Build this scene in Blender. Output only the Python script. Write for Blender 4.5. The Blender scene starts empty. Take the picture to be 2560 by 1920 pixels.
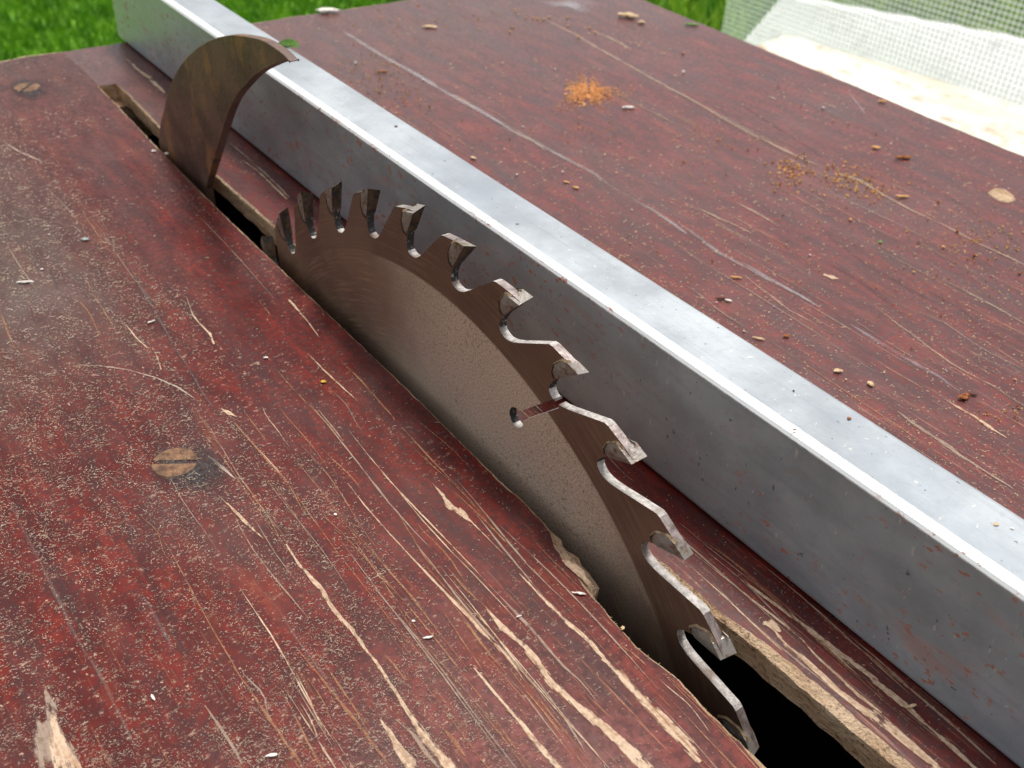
import bpy, bmesh, math, random
from mathutils import Vector, Matrix, noise as mn
random.seed(7)
S = 0.125                      # one unit of the layout = blade radius = 125 mm
SC = bpy.context.scene
COL = SC.collection
# ------------------------------------------------------------------ camera
RM = Matrix(((0.7974233438308643, 0.32472650023483836, -0.5085948394929404),
             (-0.6008080217245608, 0.5056119237478703, -0.6191819632348773),
             (0.05608682327447922, 0.7993180109375894, 0.5982850371234042)))
CP = Vector((-0.89571396, -1.30581772, 1.22288455))
FP = 2485.73
cam = bpy.data.cameras.new('camera'); camo = bpy.data.objects.new('camera', cam); COL.objects.link(camo)
camo.matrix_world = Matrix.Translation(CP * S) @ RM.to_4x4()
cam.sensor_width = 36; cam.lens = FP / 2560 * 36; cam.clip_start = .005; cam.clip_end = 200
cam.dof.use_dof = True; cam.dof.focus_distance = 1.66 * S; cam.dof.aperture_fstop = 33
SC.camera = camo
# ------------------------------------------------------------------ light
SUN_AZ, SUN_EL = 48, 68        # azimuth from +Y towards +X, elevation
W = bpy.data.worlds.new('World'); SC.world = W; W.use_nodes = True
nt = W.node_tree; nt.nodes.clear()
sky = nt.nodes.new('ShaderNodeTexSky'); sky.sky_type = 'NISHITA'; sky.sun_disc = False
sky.sun_elevation = math.radians(SUN_EL); sky.sun_rotation = math.radians(SUN_AZ)
sky.air_density = 1.0; sky.dust_density = 3.0; sky.ozone_density = .6
bg = nt.nodes.new('ShaderNodeBackground'); bg.inputs[1].default_value = .132
wo = nt.nodes.new('ShaderNodeOutputWorld')
hs = nt.nodes.new('ShaderNodeHueSaturation'); hs.inputs['Saturation'].default_value = .2   # hazy white sky
nt.links.new(sky.outputs[0], hs.inputs['Color']); nt.links.new(hs.outputs[0], bg.inputs[0]); nt.links.new(bg.outputs[0], wo.inputs[0])
sl = bpy.data.lights.new('sun', 'SUN'); sl.energy = 2.15; sl.angle = math.radians(12); sl.color = (1, .96, .9)
so = bpy.data.objects.new('sun', sl); COL.objects.link(so)
a, e = math.radians(SUN_AZ), math.radians(SUN_EL)
sd = Vector((math.sin(a) * math.cos(e), math.cos(a) * math.cos(e), math.sin(e)))
so.rotation_euler = sd.to_track_quat('Z', 'Y').to_euler()
SC.view_settings.view_transform = 'Standard'; SC.view_settings.look = 'None'
SC.view_settings.gamma = 1; SC.view_settings.use_curve_mapping = False
SC.view_settings.exposure = 0.5

# ------------------------------------------------------------------ helpers
def ray(x, y): return RM @ Vector((x - 1280, 960 - y, -FP))
def at(x, y, z=0.0):           # photo pixel -> point of the horizontal plane z
    w = ray(x, y); return CP + w * ((z - CP.z) / w.z)
def atx(x, y, X=0.0):
    w = ray(x, y); return CP + w * ((X - CP.x) / w.x)
def pxu(P): return (P - CP).dot(-RM.col[2]) / FP   # layout units per photo pixel at P
def tag(o, label=None, cat=None, group=None, kind=None):
    if label: o['label'] = label
    if cat: o['category'] = cat
    if group: o['group'] = group
    if kind: o['kind'] = kind
    return o
def empty(name, loc=(0, 0, 0)):
    o = bpy.data.objects.new(name, None); COL.objects.link(o); o.location = Vector(loc) * S
    o.empty_display_size = .01; return o
class MB:
    def __init__(s): s.v = []; s.f = []; s.m = []; s.uv = []; s.sm = []
    def quad(s, pts, mi=0, uv=None, smooth=False):
        n = len(s.v); s.v += [tuple(p) for p in pts]; s.f.append(tuple(range(n, n + len(pts)))); s.m.append(mi)
        s.uv.append(uv); s.sm.append(smooth)
    def grid(s, rows, mi=0, smooth=False, flip=False, wrap=False):
        n = len(s.v); c = len(rows[0])
        for r in rows: s.v += [tuple(p) for p in r]
        for i in range(len(rows) - 1):
            for j in range(c if wrap else c - 1):
                k = (j + 1) % c
                q = (n + i*c + j, n + i*c + k, n + (i+1)*c + k, n + (i+1)*c + j)
                s.f.append(q[::-1] if flip else q); s.m.append(mi); s.uv.append(None); s.sm.append(smooth)
    def box(s, lo, hi, mi=0, R=None, c=None):
        x0, y0, z0 = lo; x1, y1, z1 = hi
        P = [Vector(p) for p in ((x0,y0,z0),(x1,y0,z0),(x1,y1,z0),(x0,y1,z0),(x0,y0,z1),(x1,y0,z1),(x1,y1,z1),(x0,y1,z1))]
        if R is not None: P = [R @ p for p in P]
        if c is not None: P = [p + Vector(c) for p in P]
        n = len(s.v); s.v += [tuple(p) for p in P]
        for q in ((0,3,2,1),(4,5,6,7),(0,1,5,4),(1,2,6,5),(2,3,7,6),(3,0,4,7)):
            s.f.append(tuple(n + i for i in q)); s.m.append(mi); s.uv.append(None); s.sm.append(False)
    def build(s, name, mats, parent=None, loc=(0, 0, 0), merge=False):
        me = bpy.data.meshes.new(name); L = Vector(loc)
        me.from_pydata([(Vector(p) - L) * S for p in s.v], [], s.f)
        for m in (mats if isinstance(mats, (list, tuple)) else [mats]): me.materials.append(m)
        me.polygons.foreach_set('material_index', s.m); me.polygons.foreach_set('use_smooth', s.sm)
        if any(u is not None for u in s.uv):
            ul = me.uv_layers.new(name='UVMap'); i = 0
            for f, u in zip(s.f, s.uv):
                for k in range(len(f)):
                    ul.data[i].uv = u[k] if u else (0, 0); i += 1
        if merge:
            bm = bmesh.new(); bm.from_mesh(me); bmesh.ops.remove_doubles(bm, verts=bm.verts, dist=1e-7)
            bmesh.ops.recalc_face_normals(bm, faces=bm.faces); bm.to_mesh(me); bm.free()
        me.update()
        o = bpy.data.objects.new(name, me); COL.objects.link(o)
        if parent: o.parent = parent; o.location = (L * S) - parent.location
        else: o.location = L * S
        return o

# ------------------------------------------------------------------ materials
class NT:
    def __init__(s, name):
        s.mat = bpy.data.materials.new(name); s.mat.use_nodes = True; s.t = s.mat.node_tree; s.t.nodes.clear()
        s.out = s.n('ShaderNodeOutputMaterial')
        g = s.n('ShaderNodeNewGeometry')                 # world position in layout units
        v = s.n('ShaderNodeVectorMath'); v.operation = 'SCALE'; v.inputs[3].default_value = 1 / S
        s.l(g.outputs['Position'], v.inputs[0]); s.P = v.outputs[0]; s.geo = g
    def n(s, t): return s.t.nodes.new(t)
    def l(s, a, b): s.t.links.new(a, b)
    def put(s, sock, val):
        if isinstance(val, (int, float)):
            sock.default_value = val if sock.type == 'VALUE' else (val,) * 3
        elif isinstance(val, tuple): sock.default_value = (val + (1,))[:4] if sock.type == 'RGBA' else val
        else: s.l(val, sock)
    def map(s, scale=(1, 1, 1), rot=(0, 0, 0), loc=(0, 0, 0), src=None):
        m = s.n('ShaderNodeMapping'); s.l(src or s.P, m.inputs[0]); m.inputs['Scale'].default_value = scale
        m.inputs['Rotation'].default_value = rot; m.inputs['Location'].default_value = loc; return m.outputs[0]
    def noise(s, scale, detail=4, rough=.55, vec=None, dist=0):
        m = s.n('ShaderNodeTexNoise'); s.l(vec or s.P, m.inputs['Vector']); m.inputs['Scale'].default_value = scale
        m.inputs['Detail'].default_value = detail; m.inputs['Roughness'].default_value = rough
        m.inputs['Distortion'].default_value = dist; return m.outputs['Fac']
    def ramp(s, x, a, b, lo=0., hi=1.):
        m = s.n('ShaderNodeMapRange'); m.interpolation_type = 'SMOOTHSTEP'; s.put(m.inputs[0], x)
        m.inputs[1].default_value = a; m.inputs[2].default_value = b; m.inputs[3].default_value = lo; m.inputs[4].default_value = hi
        return m.outputs[0]
    def math(s, op, a, b=0., c=0.):
        m = s.n('ShaderNodeMath'); m.operation = op; s.put(m.inputs[0], a); s.put(m.inputs[1], b); s.put(m.inputs[2], c); return m.outputs[0]
    def mix(s, f, a, b):
        m = s.n('ShaderNodeMix'); m.data_type = 'RGBA'; s.put(m.inputs[0], f); s.put(m.inputs[6], a); s.put(m.inputs[7], b); return m.outputs[2]
    def sep(s, v):
        m = s.n('ShaderNodeSeparateXYZ'); s.l(v, m.inputs[0]); return m.outputs
    def bump(s, h, strength, dist):
        m = s.n('ShaderNodeBump'); m.inputs['Strength'].default_value = strength; m.inputs['Distance'].default_value = dist * S
        s.l(h, m.inputs['Height']); return m.outputs[0]
    def bsdf(s, col, rough=.5, metal=0., normal=None, spec=.5, alpha=None, coat=None):
        b = s.n('ShaderNodeBsdfPrincipled'); s.put(b.inputs['Base Color'], col); s.put(b.inputs['Roughness'], rough)
        s.put(b.inputs['Metallic'], metal); s.put(b.inputs['Specular IOR Level'], spec)
        if normal is not None: s.l(normal, b.inputs['Normal'])
        if alpha is not None: s.put(b.inputs['Alpha'], alpha)
        if coat: b.inputs['Coat Weight'].default_value = coat[0]; b.inputs['Coat Roughness'].default_value = coat[1]
        s.l(b.outputs[0], s.out.inputs[0]); return s.mat

def mat_board(name, seed, dustamt, spec=.14, grime=.42):
    m = NT(name)
    P = m.map(loc=(seed, seed * .7, 0))
    x, y, z = m.sep(m.P)
    big = m.noise(1.3, 3, .5, m.map((2.2, .7, 1), loc=(seed, 0, 0)))
    fine = m.noise(70, 3, .6, P)
    mid = m.noise(16, 4, .6, m.map((1.6, .5, 1), loc=(0, seed, 0)))
    col = m.mix(m.ramp(mid, .35, .68), (.070, .0058, .0045), (.150, .0130, .0075))
    col = m.mix(m.ramp(fine, .42, .64, 0, .6), col, (.036, .010, .010))
    # worn-through orange places of the varnish
    ora = m.ramp(m.noise(5, 4, .6, m.map((2.5, .5, 1), loc=(seed * 2, 3, 0))), .56, .76, 0, .55)
    col = m.mix(m.math('MULTIPLY', ora, m.ramp(fine, .3, .6)), col, (.29, .048, .016))
    # greyish grime in long smears along the grain
    gr = m.ramp(m.noise(3.2, 5, .62, m.map((3.2, .55, 1), loc=(seed, 7, 0)), 0.4), .44, .68, 0, grime)
    col = m.mix(gr, col, (.050, .034, .034))
    hz = m.math('MULTIPLY', m.ramp(x, -.15, -.6), m.ramp(y, .1, .9)) if seed == 0 else m.ramp(y, .9, 2.2, 0, .5)
    if seed == 0: hz = m.math('MAXIMUM', hz, m.ramp(y, .9, 2.2, 0, .5))
    col = m.mix(m.math('MULTIPLY', hz, m.ramp(mid, .3, .6, .4, .85)), col, (.078, .058, .048))  # greyish sky sheen over the far parts, put into the colour
    # fine grain lines
    lines = m.ramp(m.noise(5, 4, .75, m.map((34, .8, 1), rot=(0, 0, .02), loc=(seed, 0, 0))), .585, .66)
    reg = m.ramp(m.noise(1.1, 2, .5, m.map((2, .6, 1), loc=(3, seed, 0))), .45, .62)
    near = m.ramp(y, -.05, -.75)
    lines = m.math('MULTIPLY', lines, m.math('MAXIMUM', m.math('MULTIPLY', reg, .25), m.math('MULTIPLY', near, .7)))
    col = m.mix(lines, col, (.33, .13, .065))
    # dust: pale speckle
    dm = m.ramp(m.math('ADD', m.noise(2.6, 5, .6, m.map((1.5, .8, 1), loc=(5, 5 + seed, 0))), m.ramp(x, -.15, -.75, 0, .16)), .38, .66, .1, 1)
    sp = m.ramp(m.noise(150, 2, .7, P), .63, .72)
    sp2 = m.ramp(m.noise(60, 4, .75, m.map((1, 1.5, 1), loc=(9, 1, 0))), .57, .72)
    dust = m.math('MULTIPLY', m.math('MAXIMUM', sp, m.math('MULTIPLY', sp2, .8)), m.math('MULTIPLY', dm, dustamt))
    col = m.mix(dust, col, (.44, .31, .22))
    haze = m.math('MULTIPLY', m.ramp(m.noise(2.2, 4, .6, m.map((1, .7, 1), loc=(1, 2 + seed, 0))), .45, .75), .12 * dustamt)
    col = m.mix(haze, col, (.30, .24, .22))
    rgh = m.math('ADD', m.ramp(fine, .3, .7, .34, .5), m.math('MULTIPLY', dust, .3))
    h = m.math('ADD', m.math('MULTIPLY', fine, .5), m.math('ADD', m.math('MULTIPLY', lines, -.6), m.math('MULTIPLY', mid, .2)))
    return m.bsdf(col, rgh, 0, m.bump(h, .22, .003), spec)

def mat_decal(name, c1, c2, amt, rag=1.0, freq=60, lo=.12, hi=.42):
    m = NT(name)
    uv = m.n('ShaderNodeUVMap'); uv.uv_map = 'UVMap'
    u, v, _ = m.sep(uv.outputs[0])
    n1 = m.noise(freq, 4, .75, m.map((2.2, .16, 1)))
    n2 = m.noise(freq * .5, 4, .7, m.map((1.5, .6, 1), loc=(3, 3, 0)))
    d = m.math('ABSOLUTE', u)
    t = m.math('ADD', m.math('SUBTRACT', 1.0, d), m.math('MULTIPLY', m.math('SUBTRACT', m.math('ADD', n1, n2), 1.0), 1.9 * rag))
    al = m.math('MULTIPLY', m.math('MULTIPLY', m.ramp(t, lo, hi), amt), m.ramp(n2, .34, .46, .35, 1))
    fine = m.noise(120, 3, .6)
    grain = m.noise(8, 3, .6, m.map((24, 1.3, 1)))
    col = m.mix(m.ramp(m.math('ADD', fine, grain), .75, 1.2), c1, c2)
    return m.bsdf(col, .75, 0, m.bump(fine, .5, .004), .25, alpha=al)

def mat_wood(name, c1, c2, dark, rough=.85, fs=30):
    m = NT(name)
    g = m.noise(fs, 5, .65, m.map((1, .35, 2)))
    f = m.noise(fs * 4, 3, .7)
    col = m.mix(m.ramp(g, .35, .65), c1, c2)
    col = m.mix(m.ramp(f, .52, .7, 0, .7), col, dark)
    return m.bsdf(col, rough, 0, m.bump(m.math('ADD', g, f), .8, .012), .2)

def mat_simple(name, c1, c2, rough=.7, scale=40, spec=.3, metal=0):
    m = NT(name); f = m.noise(scale, 4, .65)
    return m.bsdf(m.mix(m.ramp(f, .35, .65), c1, c2), rough, metal, m.bump(f, .4, .006), spec)

M = {}
M['left'] = mat_board('maroon_varnish', 0.0, 1.0)
M['right'] = mat_board('maroon_varnish_dull', 4.3, .5, .4, .4)
M['bare'] = mat_wood('bare_board_edge', (.46, .27, .14), (.62, .42, .25), (.16, .08, .045))
M['barechip'] = mat_wood('splintered_board_core', (.60, .42, .24), (.78, .62, .42), (.14, .07, .04), fs=60)
M['bareold'] = mat_wood('weathered_board_edge', (.40, .26, .15), (.58, .42, .28), (.07, .04, .028), fs=26)
M['tan'] = mat_decal('scratch_bare_wood', (.36, .22, .135), (.56, .41, .29), 1.0, 1.5)
M['pale'] = mat_decal('scratch_pale', (.50, .38, .28), (.68, .56, .46), .55, 1.5)
M['grey'] = mat_decal('smear_grey', (.16, .13, .12), (.26, .21, .19), .4, .9, 40, .1, 1.4)
M['dark'] = mat_decal('smear_dark', (.028, .026, .03), (.07, .05, .05), .42, .9, 40, .05, 1.9)
M['orange'] = mat_decal('scratch_orange', (.28, .10, .045), (.42, .22, .12), .6, 1.3)
M['stain'] = mat_decal('dark_stain', (.022, .02, .024), (.075, .065, .062), .8, .35, 60, .0, .8)
M['lilac'] = mat_decal('scuff_and_sky_sheen', (.36, .33, .36), (.52, .48, .50), .42, .6, 22, .1, 1.2)
M['tandull'] = mat_decal('scratch_dull', (.28, .19, .14), (.40, .30, .23), .75, 1.0, 50)
M['soft'] = mat_decal('soft_scratch', (.26, .17, .12), (.42, .31, .23), .75, .9, 60, .05, .95)
M['paleband'] = mat_decal('pale_scuff', (.24, .19, .18), (.36, .31, .30), .7, .7, 40, .05, 1.1)
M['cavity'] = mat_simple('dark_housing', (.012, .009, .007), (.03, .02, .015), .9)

def mat_fence():
    m = NT('galvanised_steel')
    x, y, z = m.sep(m.P)
    cl = m.noise(5, 5, .6, m.map((1, 1, 1.6)))
    fi = m.noise(80, 4, .65)
    st = m.noise(12, 3, .6, m.map((1, 1, 9)))
    col = m.mix(m.ramp(cl, .3, .7), (.28, .305, .325), (.41, .44, .46))
    col = m.mix(m.ramp(fi, .5, .75, 0, .35), col, (.25, .26, .28))
    ln = m.ramp(m.noise(30, 4, .7, m.map((3, .12, 3))), .5, .72)
    col = m.mix(m.math('MULTIPLY', ln, .28), col, (.20, .215, .24))
    bl_ = m.ramp(m.noise(2.4, 4, .6, m.map(loc=(0, 3, 1))), .45, .7)
    col = m.mix(m.math('MULTIPLY', bl_, .4), col, (.24, .28, .33))
    # little slanting scars and specks
    sc = m.ramp(m.noise(55, 2, .6, m.map((1, 1.5, .55), rot=(.45, 0, 0))), .685, .72)
    col = m.mix(m.math('MULTIPLY', sc, .4), col, (.66, .62, .55))
    ds = m.ramp(m.noise(110, 2, .5, m.map((1, .8, .5), rot=(.5, 0, 0), loc=(3, 3, 3))), .71, .74)
    col = m.mix(m.math('MULTIPLY', ds, .7), col, (.08, .075, .075))
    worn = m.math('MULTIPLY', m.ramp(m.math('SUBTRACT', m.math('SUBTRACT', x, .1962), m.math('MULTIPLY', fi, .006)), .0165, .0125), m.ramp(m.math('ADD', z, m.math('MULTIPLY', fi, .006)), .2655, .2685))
    col = m.mix(worn, col, (.85, .86, .86))  # bright highlight along the upper corner, painted into the zinc colour
    # rust freckles in patches under the top edge of the side
    side = m.math('LESS_THAN', m.math('SUBTRACT', x, .197), 0.004)
    patch = m.ramp(m.noise(2.3, 3, .5, m.map((1, 1, 1), loc=(0, 2.2, 0))), .38, .55)
    ru = m.ramp(m.noise(85, 3, .6, m.map((1, .5, .9), rot=(.35, 0, 0), loc=(0, 1, 4))), .60, .66)
    rs = m.ramp(m.noise(11, 5, .6, m.map((1, .6, 1.6), rot=(.3, 0, 0), loc=(0, 5, 0))), .56, .70, 0, .9)
    rust = m.math('MULTIPLY', m.math('MULTIPLY', side, patch), m.math('MAXIMUM', m.math('MULTIPLY', ru, .85), m.math('MULTIPLY', rs, .5)))
    col = m.mix(rust, col, (.34, .10, .04))
    rgh = m.math('ADD', m.ramp(cl, .3, .7, .36, .50), m.math('MULTIPLY', rust, .3))
    met = m.math('SUBTRACT', .3, m.math('MULTIPLY', rust, .7))
    h = m.math('ADD', m.math('MULTIPLY', fi, .4), m.math('ADD', m.math('MULTIPLY', sc, .5), m.math('MULTIPLY', cl, .6)))
    return m.bsdf(col, rgh, met, m.bump(h, .25, .004), .5)
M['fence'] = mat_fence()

Z0 = -0.6133
def mat_blade():
    m = NT('brown_patina_steel')
    x, y, z = m.sep(m.P)
    zz = m.math('SUBTRACT', z, Z0)
    r = m.math('SQRT', m.math('ADD', m.math('MULTIPLY', y, y), m.math('MULTIPLY', zz, zz)))
    th = m.math('ARCTAN2', zz, y)
    cv = m.n('ShaderNodeCombineXYZ'); m.l(m.math('MULTIPLY', r, 230), cv.inputs[0]); m.l(m.math('MULTIPLY', th, 7), cv.inputs[1])
    ring = m.noise(1, 3, .6, cv.outputs[0])
    cv2 = m.n('ShaderNodeCombineXYZ'); m.l(m.math('MULTIPLY', r, 300), cv2.inputs[0]); m.l(m.math('MULTIPLY', th, 210), cv2.inputs[1])
    spk = m.noise(1, 4, .8, cv2.outputs[0])
    cl = m.noise(4, 5, .6)
    col = m.mix(m.ramp(cl, .35, .68), (.135, .074, .050), (.22, .14, .095))
    col = m.mix(m.ramp(ring, .48, .70, 0, .7), col, (.32, .21, .13))
    rimt = m.ramp(r, .858, .864)
    col = m.mix(m.math('MULTIPLY', rimt, .4), col, (.13, .072, .05))
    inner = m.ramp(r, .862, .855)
    # freckled zone of the disc, its bright sheen painted into the colour
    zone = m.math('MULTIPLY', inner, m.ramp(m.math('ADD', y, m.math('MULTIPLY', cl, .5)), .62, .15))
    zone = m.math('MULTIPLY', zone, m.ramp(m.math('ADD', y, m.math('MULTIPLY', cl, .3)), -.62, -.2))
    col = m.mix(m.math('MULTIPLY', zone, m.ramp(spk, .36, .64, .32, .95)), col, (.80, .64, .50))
    ru = m.ramp(m.noise(110, 4, .75), .52, .68, 0, .6)
    rz = m.ramp(m.noise(3.5, 3, .5, m.map(loc=(0, 1.3, .4))), .45, .62)
    col = m.mix(m.math('MULTIPLY', ru, rz), col, (.17, .06, .028))
    rgh = m.ramp(spk, .3, .7, .36, .52)
    h = ring
    return m.bsdf(col, rgh, .25, m.bump(h, .06, .001), .5)
M['blade'] = mat_blade()
def mat_edge():
    m = NT('ground_steel_edge')
    f = m.noise(110, 4, .7); g = m.noise(18, 3, .6)
    col = m.mix(m.ramp(f, .4, .62), (.34, .31, .285), (.54, .50, .47))
    col = m.mix(m.ramp(g, .5, .66, 0, .75), col, (.17, .11, .08))
    # soot of the cut caked on the walls under each tip
    return m.bsdf(col, .62, .15, m.bump(f, .6, .004), .4)
M['edge'] = mat_edge()
def mat_soot():
    m = NT('caked_soot_steel'); f = m.noise(120, 4, .7)
    return m.bsdf(m.mix(m.ramp(f, .56, .70), (.028, .026, .026), (.40, .36, .32)), .55, .2, m.bump(f, .6, .004), .4)
M['soot'] = mat_soot()
M['land'] = mat_simple('dull_brown_steel', (.15, .11, .10), (.34, .28, .26), .4, 45, .5, .3)
def mat_tip():
    m = NT('carbide'); f = m.noise(40, 4, .7); g = m.noise(130, 3, .6)
    col = m.mix(m.ramp(f, .48, .66), (.28, .25, .22), (.15, .08, .04))
    col = m.mix(m.ramp(g, .6, .72, 0, .5), col, (.60, .56, .50))
    return m.bsdf(col, .4, .35, m.bump(f, .5, .004), .5)
M['tip'] = mat_tip()
M['braze'] = mat_simple('tarnished_braze', (.20, .12, .06), (.40, .29, .17), .5, 90, .5, .4)
M['face'] = mat_simple('grimy_carbide_face', (.022, .022, .02), (.10, .055, .03), .45, 60, .5, .3)
def mat_knife():
    m = NT('rusty_dark_steel')
    cl = m.noise(7, 5, .65); f = m.noise(90, 4, .7); g = m.noise(5, 6, .72, m.map((1, 1.5, .9), rot=(.6, 0, 0), loc=(2, 2, 2)))
    scr = m.ramp(m.noise(9, 3, .7, m.map((1, 26, 1.2), rot=(-.5, 0, 0))), .62, .70)
    z = m.sep(m.P)[2]
    col = m.mix(m.ramp(cl, .35, .65), (.075, .036, .026), (.15, .08, .055))
    col = m.mix(m.ramp(g, .53, .66, 0, .7), col, (.30, .14, .05))
    col = m.mix(m.math('MULTIPLY', scr, .35), col, (.30, .20, .14))
    col = m.mix(m.ramp(f, .56, .72, 0, .4), col, (.17, .11, .08))
    return m.bsdf(col, .5, .2, m.bump(f, .5, .005), .5)
M['knife'] = mat_knife()
M['rust'] = mat_simple('rust_crumb', (.16, .045, .012), (.36, .13, .035), .85, 120)
M['ochre'] = mat_simple('ochre_crumb', (.52, .25, .08), (.68, .40, .17), .85, 120)
M['darkred'] = mat_simple('dark_crumb', (.05, .018, .012), (.12, .035, .02), .85, 120)
M['white'] = mat_simple('pale_chip', (.62, .56, .48), (.80, .76, .70), .8, 120)
M['dustw'] = mat_simple('pale_sawdust', (.28, .20, .14), (.56, .46, .35), .85, 40)
M['tanchip'] = mat_simple('tan_chip', (.50, .33, .18), (.70, .52, .32), .8, 120)
M['yellow'] = mat_simple('yellow_chip', (.62, .34, .03), (.74, .46, .06), .7, 120)
M['greyflake'] = mat_simple('grey_flake', (.26, .29, .28), (.38, .40, .38), .6, 120)
M['green'] = mat_simple('green_leaf', (.09, .20, .03), (.16, .32, .06), .6, 60)
M['pile'] = mat_simple('orange_sawdust', (.68, .30, .11), (.80, .43, .19), .9, 150)
M['screw'] = mat_simple('rusty_screw', (.085, .04, .02), (.23, .12, .06), .7, 60, .4, .2)

# ------------------------------------------------------------------ the saw table
TH = .055
def nz(x, y, s, seed=0): return mn.noise(Vector((x * s + seed, y * s, seed * 1.7)))
def interp(tab, y):
    tab = sorted(tab)
    if y <= tab[0][0]: return tab[0][1]
    for (a0, b0), (a1, b1) in zip(tab, tab[1:]):
        if y <= a1: return b0 + (b1 - b0) * (y - a0) / (a1 - a0)
    return tab[-1][1]
table = empty('saw_table', (0, 0, -6.4))
tag(table, 'worn maroon varnished saw table of two boards with a long slot for the round blade', 'table')
SLOT_END, YN, YF = 1.955, -2.3, 2.325
XL = [(-2.3, -.10), (-.937, -.089), (-.82, -.090), (-.76, -.086), (-.685, -.096), (-.617, -.093), (-.555, -.086), (-.52, -.078),
      (-.45, -.068), (-.42, -.056), (-.39, -.050), (-.315, -.046), (-.26, -.049), (.08, -.043), (.945, -.043), (1.3, -.036), (1.888, -.018), (1.955, -.018)]
# outer edge of the torn core below the varnish
XC = [(-2.3, -.098), (-.60, -.090), (-.555, -.080), (-.545, -.052), (-.50, -.043), (-.44, -.040), (-.38, -.044), (-.30, -.045), (.08, -.042), (.945, -.042), (1.3, -.035), (1.888, -.017), (1.955, -.017)]
XR = [(-2.3, .09), (-1.05, .066), (-.942, .062), (-.79, .058), (-.711, .050), (.824, .036), (1.14, .033), (1.539, .024), (1.85, .038), (1.955, .036)]
WR = [(-2.3, .03), (-1.0, .022), (-.85, .016), (-.72, .010), (-.5, .004), (.8, .003), (1.2, .004), (1.955, .003)]
def ys(a, b, st):
    n = max(2, int((b - a) / st)); return [a + (b - a) * i / n for i in range(n + 1)]
Y1 = ys(YN, -1.1, .05)[:-1] + ys(-1.1, 1.955, .012)
def rx(y): return 2.24 + .0406 * y + .012 * nz(0, y, 2.5, 5) + .004 * nz(0, y, 14, 6)
def fy(x): return YF + .012 * nz(x, 0, 3, 9) + .007 * nz(x, 0, 18, 3)
SEAM = -.016
def slab(side):
    mb = MB(); L = side < 0
    tab = XL if L else XR
    film, lip, mid, low = [], [], [], []
    for y in Y1:
        x = interp(tab, y)
        rag = (.0022 * nz(0, y, 40, 1) + .0016 * nz(0, y, 110, 2)) * (1 if y > -.4 else 1.8)
        if L:
            w = .004 + .004 * max(0, nz(0, y, 9, 4)) + (.004 if y < -.9 else 0)
            if y < -.85: w += max(0, .018 * nz(0, y, 7, 8))
            c = interp(XC, y)
            film.append(Vector((x - w + rag, y, 0))); lip.append(Vector((x + rag * .7, y, -.004)))
            j = .004 * nz(0, y, 45, 8) * (2 if -.56 < y < -.4 else 1)
            mid.append(Vector((c + j, y, -.022 + .006 * nz(1, y, 50, 3)))); low.append(Vector((c - .004 + j, y, -TH)))
        else:
            w = interp(WR, y) * (1 + .5 * nz(0, y, 8, 2))
            film.append(Vector((x + w + rag, y, 0))); lip.append(Vector((x + rag, y, -.004 - w * .25)))
            j = .004 * nz(0, y, 30, 5)
            mid.append(Vector((x + .002 + j, y, -.028))); low.append(Vector((x + .003 + j, y, -TH)))
    end = []
    # close the slot at the far end, then along the seam between the boards
    for y in ys(1.963, fy(SEAM), .06):
        xs = SEAM + .0015 * nz(0, y, 12, 3) + (.0006 if not L else -.0006)
        end.append(xs)
        film.append(Vector((xs, y, 0))); lip.append(Vector((xs + (.0002 if L else -.0002), y, -.003)))
        mid.append(Vector((xs, y, -.028))); low.append(Vector((xs, y, -TH)))
    film[-1].y = lip[-1].y = mid[-1].y = low[-1].y = fy(SEAM)
    xo = (lambda y: -2.4) if L else rx
    # top in strips from the slot edge to the outer edge
    n = len(film); cols = 60
    rows = []
    for i in range(n):
        f = film[i]; o = xo(f.y)
        rows.append([Vector((f.x + (o - f.x) * k / cols, f.y, 0)) for k in range(cols + 1)])
    # far edge follows an uneven line
    for k, p in enumerate(rows[-1]): p.y = fy(p.x)
    mb.grid(rows, 0, flip=not L)
    mb.grid([film, lip], 1, flip=L, smooth=False)
    mb.grid([lip, mid, low], 1 if not L else 1, flip=L, smooth=False)
    # film edge wall elsewhere
    rim = rows[-1]; e1 = [Vector((p.x, p.y + .016 + .006 * nz(p.x, 0, 9, 2), -.005)) for p in rim]; e2 = [Vector((p.x, p.y, -TH)) for p in e1]
    mb.grid([rim, e1, e2], 1, flip=L)
    out = [r[-1] for r in rows]; s = -1 if L else 1
    o1 = [p + Vector((.004 * s, 0, -.005)) for p in out]; o2 = [p + Vector((.004 * s, 0, -TH)) for p in out]
    mb.grid([out, o1, o2], 1, flip=not L)
    nr = rows[0]; mb.grid([nr, [Vector((p.x, p.y, -TH)) for p in nr]], 1, flip=not L)
    mb.grid([[Vector((p.x, p.y, -TH)) for p in low], [Vector((xo(p.y), p.y, -TH)) for p in low]], 1)
    return mb

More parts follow.
